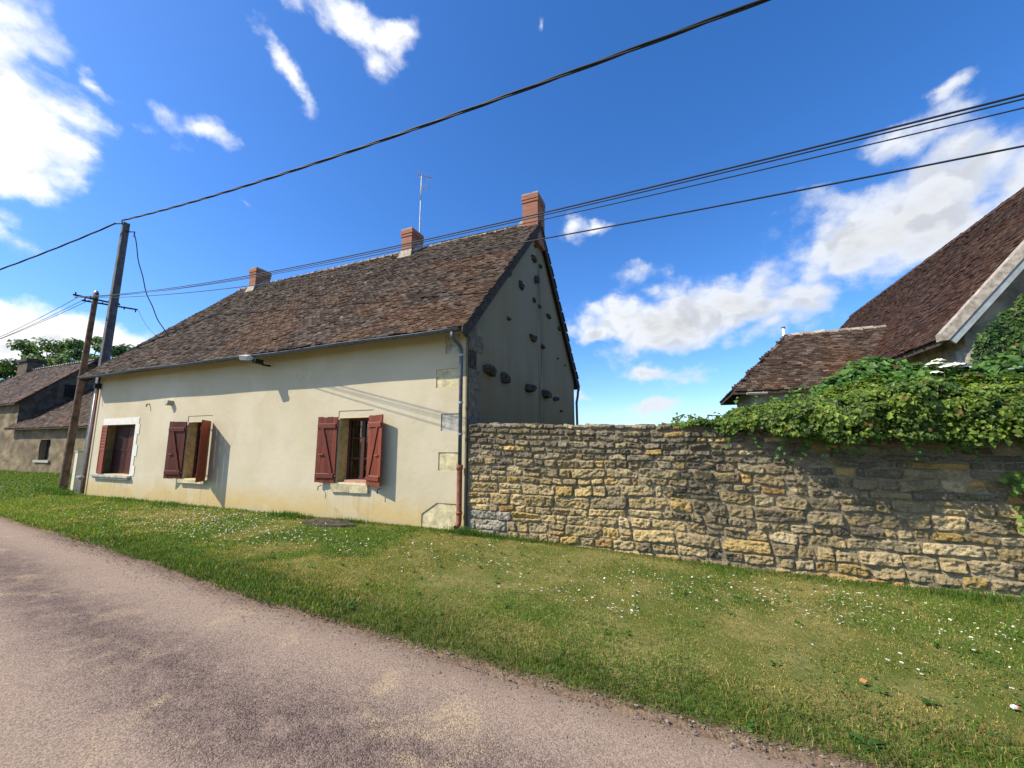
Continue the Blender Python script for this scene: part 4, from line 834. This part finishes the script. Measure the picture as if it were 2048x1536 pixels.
for s_ in (1, -1):
    e0 = EX if s_ > 0 else EX+2*BW; mb.prism([(e0+s_*.02, EY-.03, EZ-.05), (EX+BW, EY-.03, BZ-.015), (EX+BW, EY-.03, BZ-.17), (e0+s_*.10, EY-.03, EZ-.13)], (0, .06, 0))
obj('bargeboard', mb, mat_plain('grey_board', (.30, .33, .33), .8, .2, .15), brf)
# wing
mb = MB(); c0 = (CX, CY); yb = CY+2*WD; XE = 9.55
mb.box(CX+.50, XE-.4, CY+.35, yb-.35, -.3, CZ+.1); wg = obj('wing_wall', mb, M['qgrey'], bn)
hw_ = WD
mb = MB()
V = [(CX, CY, CZ), (XE+.2, CY, CZ), (XE+.2, CY+WD, RZ_), (CX+hw_, CY+WD, RZ_), (CX, yb, CZ), (XE+.2, yb, CZ)]
Vb = [(a_, b_2, c_-.09) for a_, b_2, c_ in V]
mb.add(V+Vb, [np.array([(0, 1, 2, 3), (4, 3, 2, 5), (6, 9, 8, 7), (10, 11, 8, 9), (0, 6, 7, 1), (4, 5, 11, 10)]), np.array([(0, 3, 4), (6, 10, 9)]), np.array([(0, 4, 10, 6)])])
wr = obj('wing_roof', mb, M['dwood'], bn)
lw = math.hypot(WD, RZ_-CZ); cw, sw = WD/lw, (RZ_-CZ)/lw
mb = MB()
tiles(mb, (CX, CY-.03, CZ), (1, 0, 0), (0, cw, sw), (0, -sw, cw), XE+.1-CX, lw, seed=15, pred=lambda u, v: (u > v*cw-.02) & (CX+u < EX+(CZ+v*sw-EZ)/sl_+.10))
tiles(mb, (CX-.03, yb, CZ), (0, -1, 0), (cw, 0, sw), (-sw, 0, cw), 2*WD, lw, seed=16, pred=lambda u, v: (u > v*cw) & (u < 2*WD-v*cw))
obj('wing_roof_tiles', mb, M['tile'], wr)
mb = MB(); ridge_caps(mb, (CX+hw_, CY+WD, RZ_+.0), (9.6, CY+WD, RZ_+.0), r=.085, step=.30, seed=9, c=(.36, .29, .23)); ridge_caps(mb, (CX+.03, CY+.03, CZ+.02), (CX+hw_, CY+WD, RZ_+.02), r=.06, step=.22, seed=10, c=(.17, .11, .08)); ridge_caps(mb, (CX+.03, yb-.03, CZ+.02), (CX+hw_, CY+WD, RZ_+.02), r=.06, step=.22, seed=10, c=(.17, .11, .08)); obj('ridge_cap', mb, M['col'], wr)
mb = MB(); gutter(mb, CX+.35, CX+.85, CY-.05, CZ-.06, .05, 8); obj('gutter', mb, M['white'], wr)
vp = thing('vent_pipe', (7.15, CY+WD+1.0, 0), 'short white vent pipe standing behind the low tiled wing ridge', 'pipe')
mb = MB(); mb.tube([(7.02, CY+WD+.5, 4.3), (7.02, CY+WD+.5, 5.30)], .045, 10); obj('pipe', mb, M['white'], vp, smooth=True)
mb = MB(); mb.tube([(7.02, CY+WD+.5, 5.30), (7.02, CY+WD+.5, 5.34)], .055, 10); obj('cowl', mb, M['zinc'], vp)
# ivy on the barn gable
gi = thing('gable_ivy', (9.5, 3.3, 0), 'thick ivy climbing the barn end wall below its sloping verge', 'ivy')
n = 44000; x = g.uniform(8.5, 13.5, n); z = g.uniform(1.2, 5.2, n); lim = EZ+(x-EX)*sl_-.52+.25*(fbm2(x, z, 3, 91)-.5); ledge = 8.70+.28*(fbm2(z, z*0, 1.7, 93)-.5)+.55*ss(z, 3.1, 2.6)*0-.10*ss(z, 3.3, 2.8)
k = (z < lim) & (x > ledge); x, z = x[k], z[k]; n = len(x); dep = .06+.28*fbm2(x, z, 2.3, 95)+.05*g.random(n)
mb = MB(); p = np.stack([x, wyo-dep, z], -1); leaves(mb, p, np.tile([-.15, -1, .45], (n, 1)), .062*g.choice([.7, 1, 1.4], n), leafcol(n, (.022, .065, .010), (.115, .20, .030), 43, fbm(p*2.2, 8)), 44, .9, jit=.5); obj('foliage', mb, M['leaf'], gi)
mb = MB()
for k in range(14): xx = g.uniform(8.9, 13); mb.tube([(xx, wyo-.02, -.1), (xx+g.normal(0, .1), wyo-.03, 1.2), (xx+g.normal(0, .3), wyo-.03, 2.6)], [.03, .02, .008], 6)
obj('stem', mb, M['bark'], gi)

# ---------------------------------------------------------------- farm building far left
fb = thing('stone_outbuilding', (-36, 6, 0), 'old rubble stone building at far left with tiled roof and lean-to', 'building')
AX, AY, AZ, BL, BD = -32.4, 3.85, 4.25, 10.5, 5.9; RZ2 = 7.15
def rubble_wall(mb, x0, x1, y, z0, z1, hole=None):
    xs_ = sorted({x0, x1, *([hole[0], hole[1]] if hole else [])}); zs_ = sorted({z0, z1, *([hole[2], hole[3]] if hole else [])})
    for i in range(len(xs_)-1):
        for j in range(len(zs_)-1):
            if hole and hole[0] <= (xs_[i]+xs_[i+1])/2 <= hole[1] and hole[2] <= (zs_[j]+zs_[j+1])/2 <= hole[3]: continue
            nx, nz = max(2, int((xs_[i+1]-xs_[i])/.12)), max(2, int((zs_[j+1]-zs_[j])/.12)); X, Z_ = np.meshgrid(np.linspace(xs_[i], xs_[i+1], nx), np.linspace(zs_[j], zs_[j+1], nz), indexing='ij')
            Y = y+.0*X-.07*(fbm(np.stack([X*2.6, Z_*4, X*0], -1), 22)-.5); c = np.array([.235, .18, .11])[None, None]*(.3+1.4*fbm(np.stack([X*1.4, Z_*2.2, X*0], -1), 23))[..., None]
            dk = ss(fbm(np.stack([X*3, Z_*5, X*0+2], -1), 29), .5, .62)[..., None]; c = c*(1-.5*dk)+np.array([.10, .085, .06])*.5*dk
            mb.grid(np.stack([X, Y, Z_], -1), c.reshape(-1, 3))
mb = MB(); rubble_wall(mb, AX-BL, AX-.3, AY, -.3, AZ); obj('wall', mb, M['stone'], fb, smooth=True)
mb = MB(); xg = AX-.3; ym = AY+BD/2
mb.poly([(xg, AY, -.3), (xg, AY+BD, -.3), (xg, AY+BD, AZ), (xg, ym, RZ2-.1), (xg, AY, AZ)]); mb.poly([(AX-BL, AY, -.3), (AX-BL, AY, AZ), (AX-BL, ym, RZ2-.1), (AX-BL, AY+BD, AZ), (AX-BL, AY+BD, -.3)]); mb.poly([(xg, AY+BD, -.3), (AX-BL, AY+BD, -.3), (AX-BL, AY+BD, AZ), (xg, AY+BD, AZ)])
obj('gable_wall', mb, M['rubble_dark'], fb)
mb = MB(); mb.box(xg-.02, xg+.02, 5.6, 6.3, 4.55, 5.35); obj('loft_opening', mb, M['dark'], fb)
def gable_roof(x0, x1, y0, y1, ze, zr, par, pal, seed, ovh=.3, caps=True):
    ym = (y0+y1)/2; s = (zr-ze)/(ym-y0); ye = y0-ovh; zz = ze-s*ovh; lv = math.hypot(ym-ye, zr-zz); c_, s2 = (ym-ye)/lv, (zr-zz)/lv
    mb = MB(); mb.prism([(x0, ye, zz), (x0, ym, zr), (x0, ym, zr-.1), (x0, ye, zz-.09)], (x1-x0, 0, 0)); mb.prism([(x0, y1+ovh, zz), (x0, ym, zr), (x0, ym, zr-.1), (x0, y1+ovh, zz-.09)], (x1-x0, 0, 0)); r_ = obj('roof', mb, M['dwood'], par)
    mb = MB(); tiles(mb, (x0, ye, zz), (1, 0, 0), (0, c_, s2), (0, -s2, c_), x1-x0, lv, row=.13, w=.2, seed=seed, pal=pal); tiles(mb, (x1, y1+ovh, zz), (-1, 0, 0), (0, -c_, s2), (0, s2, c_), x1-x0, lv, row=.25, w=.35, seed=seed, pal=pal); obj('roof_tiles', mb, M['tile'], r_)
    mb = MB(); ridge_caps(mb, (x0, ym, zr+.02), (x1, ym, zr+.02), r=.12, seed=seed, c=(.30, .28, .26)); obj('ridge_cap', mb, M['col'], r_); return r_
gable_roof(AX-BL-.1, AX, AY, AY+BD, AZ, RZ2, fb, 'grey', 31)
mb = MB(); mb.box(-43.2, -41.6, ym-.4, ym+.4, 5.9, 7.75); ch = obj('chimney', mb, M['rubble_dark'], fb); mb = MB(); mb.box(-43.35, -41.45, ym-.52, ym+.52, 7.753, 7.95); obj('chimney_cap', mb, M['dwood'], ch)
EXR = -22.0
mb = MB(); rubble_wall(mb, AX-.29, EXR, AY-.02, -.3, 2.66, (-29.2, -28.0, .68, 1.8))
for a, b, c, d in [(-29.2, -28.0, .68, 1.8)]:
    mb.poly([(a, AY, c), (a, AY, d), (a, AY+.4, d), (a, AY+.4, c)], (.25, .2, .13)); mb.poly([(b, AY, c), (b, AY+.4, c), (b, AY+.4, d), (b, AY, d)], (.25, .2, .13)); mb.poly([(a, AY, d), (b, AY, d), (b, AY+.4, d), (a, AY+.4, d)], (.2, .16, .1)); mb.poly([(a, AY, c), (a, AY+.4, c), (b, AY+.4, c), (b, AY, c)], (.3, .27, .2))
obj('lean_to_wall', mb, M['stone'], fb, smooth=True)
mb = MB(); mb.box(-29.2, -28.0, AY+.25, AY+.40, .68, 1.8, (.085, .03, .024)); w_ = obj('window', mb, M['redwood'], fb)
mb = MB(); mb.box(-29.15, -28.65, AY+.235, AY+.249, .75, 1.74); mb.box(-28.55, -28.05, AY+.235, AY+.249, .75, 1.74); obj('pane', mb, M['dark'], w_)
mb = MB(); mb.box(-29.5, -27.7, AY-.10, AY+.05, .56, .68); obj('window_sill', mb, M['qgrey'], fb)
mb = MB(); mb.box(EXR-.01, EXR, AY, AY+5.0, -.3, 2.6); obj('lean_to_end_wall', mb, M['rubble'], fb)
mb = MB(); ye, zz, yt, zt = AY-.35, 2.45, AY+3.4, 5.5; mb.prism([(AX-.6, ye, zz), (AX-.6, yt, zt), (AX-.6, yt, zt-.1), (AX-.6, ye, zz-.09)], (EXR-AX+.7, 0, 0)); mb.prism([(AX-.3, yt, zt), (AX-.3, yt+3.0, zz), (AX-.3, yt, zt-.1)], (EXR-AX+.3, 0, 0)); lr = obj('lean_to_roof', mb, M['dwood'], fb)
lv = math.hypot(yt-ye, zt-zz); mb = MB(); tiles(mb, (AX-.6, ye-.02, zz), (1, 0, 0), (0, (yt-ye)/lv, (zt-zz)/lv), (0, -(zt-zz)/lv, (yt-ye)/lv), EXR-AX+.7, lv, row=.13, w=.2, seed=41, pal='brown'); obj('lean_to_tiles', mb, M['tile'], lr)

# ---------------------------------------------------------------- trees beyond the far building
def tree(x, y, h, r, label, seed, nl=5200):
    g = np.random.default_rng(seed); tr = thing('broadleaf_tree', (x, y, 0), label, 'tree', 'trees behind the far building')
    mb = MB(); mb.tube([(x, y, -.3), (x+.1, y, h*.3), (x-.1, y+.1, h*.55), (x, y, h*.85)], [.38, .28, .18, .05], 8)
    cs = []
    for k in range(24):
        a = g.uniform(0, 6.28); e = g.uniform(.38, 1.0); rad = r*math.sqrt(max(.05, 1-((e-.62)/.46)**2))*g.uniform(.45, 1.0); c = np.array([x+math.cos(a)*rad, y+math.sin(a)*rad, h*e]); cs.append((c, r*g.uniform(.16, .32)))
        z0 = h*e*.55; mb.tube([(x, y, z0), ((x+c[0])/2, (y+c[1])/2, z0+(c[2]-z0)*.6), c], [.10, .06, .02], 5)
    obj('trunk', mb, M['bark'], tr); P = []; Nn = []
    for c, q in cs:
        n = int(nl/24); d = g.normal(0, 1, (n, 3)); d /= np.linalg.norm(d, axis=1)[:, None]; P.append(c+d*(q*g.random(n)[:, None]**.45)*np.array([1.15, 1.15, .75])); Nn.append(d+np.array([0, 0, .5]))
    P = np.vstack(P); mb = MB(); leaves(mb, P, np.vstack(Nn), .30, leafcol(len(P), (.06, .115, .040), (.17, .25, .085), seed+3, fbm(P*.7, seed)), seed+4, .3); obj('crown', mb, M['leaf'], tr)
for q in [(-53, 9.0, 8.6, 2.5, 'pale small tree crown left of the dark far chimney', 1), (-50.5, 10.5, 11.6, 3.2, 'tallest green tree crown rising right of the far chimney', 2), (-47.3, 11.8, 11.2, 3.0, 'rounded green tree crown between the far chimney and wooden pole', 3), (-44.3, 13.0, 10.6, 2.8, 'green tree crown behind the wooden telephone pole', 4), (-41.0, 14.0, 9.6, 2.6, 'dark tree crown showing beside the concrete pole', 5)]: tree(*q)

# ---------------------------------------------------------------- grass
def blades(mb, x, y, h, w, col, seed, lean=.95):
    g = np.random.default_rng(seed); n = len(x); z = gz(x, y)+.035*(fbm2(x, y, .9, 2)-.5)-.006; a = g.uniform(0, 6.283, n); b = g.uniform(0, 6.283, n); ln = np.abs(g.normal(0, lean, n))*h
    p = np.stack([x, y, z], -1); s = np.stack([np.cos(a), np.sin(a), 0*a], -1)*(w/2)[:, None]; tip = p+np.stack([np.cos(b)*ln, np.sin(b)*ln, h*np.maximum(.35, 1-.4*(ln/h)**2)], -1); mid = (p+tip)/2+np.stack([0*h, 0*h, h*.13], -1)
    V = np.stack([p-s, p+s, mid+s*.8, mid-s*.8, tip], 1); i = np.arange(n)[:, None]*5
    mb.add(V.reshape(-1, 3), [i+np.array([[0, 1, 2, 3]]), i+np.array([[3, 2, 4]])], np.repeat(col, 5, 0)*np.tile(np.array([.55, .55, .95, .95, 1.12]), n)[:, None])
def verge_pts(n, x0, x1, seed, pw=1.0):
    g = np.random.default_rng(seed); x = g.uniform(x0, x1, n); e = road_edge(x); y = e+.02+(-.02-e)*g.random(n)**pw; return x, y
gm = MB()
def grass(n, x0, x1, seed, hs_, ws):
    x, y = verge_pts(n, x0, x1, seed); g = np.random.default_rng(seed+1); e = road_edge(x)
    k = (y < -.02) | (x < -14.5); x, y, e = x[k], y[k], e[k]; n = len(x)
    patch = fbm2(x, y, .85, 101)+.45*(fbm2(x, y, 2.6, 103)-.5); fine = fbm2(x, y, 5, 105); lush = 1-ss(y-e+.5*(fbm2(x, y, 1.2, 109)-.5), .15, 1.0); lush = np.maximum(lush, .8*(1-ss(-y, .02, .22)))
    dry = np.clip(ss(patch+.06*ss(x, -1, 2), .44, .64)*(1-lush*.92)+.3*(fine-.5), 0, 1); u = g.random(n)
    grn = np.array([.060, .138, .012])[None]*(1-u[:, None])+np.array([.150, .245, .030])[None]*u[:, None]; yel = np.array([.31, .235, .055])[None]*(1-u[:, None])+np.array([.49, .36, .135])[None]*u[:, None]
    t_ = np.where(g.random(n) < .16+.74*dry, 1.0, 0)[:, None]; far = ss(-x, 3, 10)[:, None]; grn = grn*(1-.6*far)+np.array([.175, .228, .034])*.6*far; c = grn*(1-t_)+yel*t_*.95+.0; c = c*g.uniform(.5, 1.4, n)[:, None]*((.55+.9*fbm2(x, y, 8, 111))*(.7+.6*fbm2(x, y, 21, 113, 2)))[:, None]*1.20; c = c*(1-.30*lush[:, None]*(1-far))
    h = hs_*g.uniform(.5, 1.25, n)*(.55+.55*lush+.35*(1-dry)); w = ws*g.uniform(.7, 1.3, n); thin = (g.random(n) < .35+.65*ss(fine+.5*lush+.2*(1-dry), .35, .6)); edge_thin = g.random(n) < ss(y-e+.12*(fine-.5), -.02, .14)*.92+.08
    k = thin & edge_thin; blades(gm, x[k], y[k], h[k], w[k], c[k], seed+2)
grass(230000, .6, 8.2, 1, .036, .0045); grass(150000, -4.5, .6, 4, .040, .0070); grass(80000, -14.5, -4.5, 7, .050, .013); grass(15000, 8.2, 14, 10, .06, .010)
x = rng.uniform(-46, -14.3, 36000); y = road_edge(x)+.05+(3.9-road_edge(x))*rng.random(36000); n = len(x); u = rng.random(n)[:, None]
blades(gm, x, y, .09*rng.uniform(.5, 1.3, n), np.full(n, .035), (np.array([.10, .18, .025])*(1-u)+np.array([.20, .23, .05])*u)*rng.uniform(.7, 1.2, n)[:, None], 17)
for (cx, cy, rr, nn, hh) in [(.05, -.12, .18, 700, .15), (.5, -.08, .25, 450, .10), (-4.2, -.12, .3, 500, .13), (-2.5, -.08, .25, 350, .11), (1.2, -.06, .2, 300, .09), (-8.5, -.10, .5, 350, .12), (-10.5, -.1, .6, 300, .12), (6.6, -.12, .4, 500, .12), (4.4, -.1, .5, 400, .08), (-15.7, .1, .4, 300, .22), (-14.1, -.15, .4, 300, .2)]:
    x = cx+rng.normal(0, rr, nn); y = cy-np.abs(rng.normal(0, rr*.35, nn)); u = rng.random(nn)[:, None]
    blades(gm, x, y, hh*rng.uniform(.4, 1.2, nn), np.full(nn, .007 if cx > -3 else .014), (np.array([.05, .12, .015])*(1-u)+np.array([.12, .20, .03])*u), 19+int(cx*7) % 50, .35)
x, y = rng.uniform(-14, 14, 16000), 0; e = road_edge(x); y = e-4.75-rng.random(16000)*3.5; u = rng.random(16000)[:, None]
blades(gm, x, y, .08*rng.uniform(.5, 1.3, 16000), np.full(16000, .014), np.array([.06, .13, .016])*(1-u)+np.array([.2, .2, .05])*u, 23)
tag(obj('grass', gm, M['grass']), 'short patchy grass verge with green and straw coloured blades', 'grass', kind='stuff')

# clover and weed leaves in the turf
mb = MB(); x, y = verge_pts(16000, -6, 8, 61); k = fbm2(x, y, 1.6, 107) > .52; x, y = x[k], y[k]; n = len(x)
wx_, wy_ = verge_pts(120, -3, 8, 67)
for a_, b_2 in zip(wx_, wy_):
    q = rng.integers(5, 11); an = rng.uniform(0, 6.28, q); rr3 = rng.uniform(.005, .03, q); pp = np.stack([a_+np.cos(an)*rr3, b_2+np.sin(an)*rr3, np.full(q, float(gz(a_, b_2))+.02)+rng.uniform(0, .02, q)], -1)
    leaves(mb, pp, np.tile([0, 0, 1.], (q, 1)), .030, leafcol(q, (.06, .14, .02), (.13, .24, .04), int(a_*1000) % 977), int(b_2*-1000) % 991, .0, jit=.9)
leaves(mb, np.stack([x, y, gz(x, y)+rng.uniform(.005, .03, n)], -1), np.tile([0, 0, 1.], (n, 1)), .020, leafcol(n, (.04, .11, .018), (.09, .18, .03), 63), 64, .0, jit=.6); tag(obj('clover', mb, M['grass']), 'low clover leaves mixed into the grass verge', 'clover', kind='stuff')

# daisies: one mesh, each flower an object of its own
def daisy_mesh(r, h, seed):
    g = np.random.default_rng(seed); mb = MB(); n = 12; tl = g.normal(0, .25, 2); c = np.array([tl[0]*h*.5, tl[1]*h*.5, h]); Nz = np.array([tl[0], tl[1], 1.0]); Nz /= np.linalg.norm(Nz); A = np.cross(Nz, [0, 1, .01]); A /= np.linalg.norm(A); B = np.cross(Nz, A)
    mb.tube([(0, 0, -.01), c*.6, c], [.0012, .0011, .001], 4, (.08, .16, .03))
    for k in range(n):
        a = k*2*math.pi/n+g.normal(0, .06); d = math.cos(a)*A+math.sin(a)*B; s = -math.sin(a)*A+math.cos(a)*B
        mb.add([c+d*r*.22, c+d*r*.7+s*r*.17+Nz*.001, c+d*r*g.uniform(.92, 1.05)+Nz*r*.12, c+d*r*.7-s*r*.17+Nz*.001], np.array([[0, 1, 2, 3]]), (.82, .80, .76))
    an = np.linspace(0, 2*math.pi, 8, endpoint=False); mb.add([c+Nz*r*.16]+[c+(math.cos(a)*A+math.sin(a)*B)*r*.30+Nz*.003 for a in an], np.array([(0, 1+k, 1+(k+1) % 8) for k in range(8)]), (.75, .48, .04))
    return mb
DM = []
for k in range(4):
    me = daisy_mesh(.0125, .050, k).mesh('daisy', smooth=False); me.materials.append(M['col']); DM.append(me)
g = np.random.default_rng(99)
cl0 = [(2.9, -2.2, .28, 26), (2.35, -2.05, .35, 18), (1.3, -1.5, .5, 24), (.4, -1.7, .6, 22), (.6, -.7, .5, 20), (4.8, -.9, .5, 34), (5.6, -.8, .5, 30), (6.4, -1.2, .45, 26), (5.9, -1.9, .35, 18), (5.2, -2.4, .4, 10), (3.6, -.9, .5, 24), (3.2, -1.5, .4, 14), (-.6, -1.2, .5, 18), (6.8, -2.0, .4, 12), (4.4, -1.6, .5, 10), (1.9, -.6, .5, 14), (7.4, -1.4, .6, 16)]
pts = []
for cx, cy, rr, nn in cl0: pts += [(cx+g.normal(0, rr), cy+g.normal(0, rr*.45)) for _ in range(nn)]
pts = [p for p in pts if road_edge(np.array([p[0]]))[0]+.35 < p[1] < -.12][:290]
for k, (x, y) in enumerate(pts):
    o = bpy.data.objects.new('daisy', DM[k % 4]); COL.objects.link(o); o.location = (x, y, float(gz(x, y))); o.rotation_euler = (0, 0, g.uniform(0, 6.28)); s = g.uniform(.75, 1.25); o.scale = (s, s, s*g.uniform(.7, 1.1))
    tag(o, 'small white daisy open in the grass verge before the stone wall', 'daisy', 'daisies in the grass before the stone wall')
mb = MB(); px_ = []                             # the countless ones further along, in front of the house
for cx, cy, rr, nn in [(-3.5, -1.6, .9, 330), (-5.6, -1.4, 1.0, 330), (-4.8, -.8, .9, 240), (-7.6, -1.2, 1.2, 260), (-2.0, -1.5, .8, 160), (-10, -1.0, 1.3, 150), (-6.5, -.5, .9, 150), (1.5, -1.2, .8, 110), (3.2, -1.2, .8, 120), (4.8, -1.3, .7, 120), (6.2, -1.4, .7, 130)]:
    for _ in range(nn): px_.append((cx+g.normal(0, rr), cy+g.normal(0, rr*.45)))
px_ = np.array([p for p in px_ if road_edge(np.array([p[0]]))[0]+.3 < p[1] < -.1]); n = len(px_)
for (x, y) in px_:
    z = float(gz(x, y))+g.uniform(.025, .05); r = g.uniform(.006, .012) if x < -.9 else g.uniform(.004, .0075); an = np.linspace(0, 2*math.pi, 7, endpoint=False); tx, ty = g.normal(0, .35, 2)
    mb.add([(x, y, z+.002)]+[(x+math.cos(a)*r, y+math.sin(a)*r, z+(math.cos(a)*tx+math.sin(a)*ty)*r) for a in an], np.array([(0, 1+k, 1+(k+1) % 7) for k in range(7)]), np.array([.66, .65, .50])*g.uniform(.7, 1.05))
tag(obj('daisy_carpet', mb, M['col']), 'carpet of tiny white daisies in the grass before the house', 'daisies', kind='stuff')

# loose stones on the road
mb = MB(); n = 20000; x = np.concatenate([rng.uniform(-7, 7, 6000), rng.uniform(-3, 6, 3000), rng.uniform(-5, 5, 11000)]); e = road_edge(x); y = np.concatenate([e[:6000]-np.abs(rng.normal(0, .22, 6000))+.05, e[6000:9000]-rng.random(3000)*4.2, e[9000:]-1.08-rng.normal(0, .30, 11000)]); r = rng.lognormal(math.log(.0050), .38, n)
u = rng.random(n)[:, None]; cc = (np.array([.15, .11, .10])*(1-u)+np.array([.31, .245, .19])*u)*rng.uniform(.7, 1.2, n)[:, None]
o8 = np.array([(1, 0, 0), (0, 1, 0), (-1, 0, 0), (0, -1, 0), (0, 0, .7), (0, 0, -.5)]); V = np.stack([x, y, gz(x, y)+.008], -1)[:, None]+o8[None]*r[:, None, None]*rng.uniform(.6, 1.3, (n, 6, 1))
f8 = np.array([(0, 1, 4), (1, 2, 4), (2, 3, 4), (3, 0, 4), (1, 0, 5), (2, 1, 5), (3, 2, 5), (0, 3, 5)]); mb.add(V.reshape(-1, 3), (np.arange(n)[:, None, None]*6+f8[None]).reshape(-1, 3), np.repeat(cc, 6, 0)); tag(obj('gravel', mb, M['pebble']), 'loose pinkish gravel scattered on the road and its edge', 'gravel', kind='stuff')

# ---------------------------------------------------------------- small things in the verge
def rosette(name, x, y, n, L, label, seed, cat='weed'):
    g = np.random.default_rng(seed); mb = MB(); z = float(gz(x, y))
    for k in range(n):
        a = g.uniform(0, 6.28); l = L*g.uniform(.6, 1.2); up_ = g.uniform(.25, .9); q = np.linspace(0, 1, 7); d = np.array([math.cos(a), math.sin(a)]); s = np.array([-d[1], d[0]]); wd = .20*l*np.sin(np.clip(q*1.05, 0, 1)*math.pi)**.8+.004
        cen = np.stack([x+d[0]*q*l, y+d[1]*q*l, z+.01+l*up_*(q-.75*q*q)], -1); V = np.stack([cen+np.array([s[0], s[1], .15])*wd[:, None], cen, cen-np.array([s[0], s[1], -.15])*wd[:, None]], 1); mb.grid(V, np.tile(np.array([.055, .115, .022])*g.uniform(.7, 1.3), (21, 1)))
    return tag(obj(name, mb, M['leaf'], loc=(x, y, z), smooth=True), label, cat)
rosette('dock_plant', 4.52, -3.36, 16, .075, 'broad leaved dock plant at the road edge, lower right', 5)
rosette('dandelion_plant', .55, -3.30, 9, .06, 'small dark weed rosette at the road edge near the middle', 6)
rosette('plantain_plant', 5.05, -2.75, 9, .055, 'low pale weed rosette in the grass near the orange leaf', 7)
mb = MB(); zl = float(gz(4.74, -2.66))+.035; mb.add([(4.71, -2.67, zl), (4.73, -2.645, zl+.012), (4.765, -2.655, zl+.004), (4.74, -2.685, zl-.004)], np.array([(0, 1, 2), (0, 2, 3)]), (.42, .19, .07)); mb.add([(4.705, -2.672, zl), (4.71, -2.67, zl+.002), (4.69, -2.68, zl)], np.array([(0, 1, 2)]), (.4, .18, .08)); tag(obj('fallen_leaf', mb, M['col'], loc=(4.74, -2.66, zl)), 'single orange fallen leaf lying in the grass', 'leaf')
mb = MB(); zl = float(gz(5.54, -2.62))+.04; mb.obox((5.51, -2.64, zl-.02), (.022, .005, .004), (-.006, .02, .0), (0, 0, .014), (.75, .74, .72)); mb.obox((5.533, -2.636, zl-.018), (.010, .002, .002), (-.006, .02, .0), (0, 0, .012), (.55, .10, .07)); tag(obj('litter_scrap', mb, M['col'], loc=(5.54, -2.62, zl)), 'small white and red scrap of litter in the grass at right', 'litter')
mb = MB(); p = []
gg = np.random.default_rng(3); an = np.linspace(0, 2*math.pi, 22, endpoint=False)
top = [(-2.85+math.cos(a)*.62*(1+gg.normal(0, .06)), -.42+math.sin(a)*.24*(1+gg.normal(0, .08)), float(gz(-2.85, 0))+.035) for a in an]; mb.prism(top, (0, 0, -.06)); tag(obj('drain_slab', mb, M['dstone'], loc=(-2.85, -.42, 0)), 'worn dark stone slab sunk in the grass under the near window', 'slab')
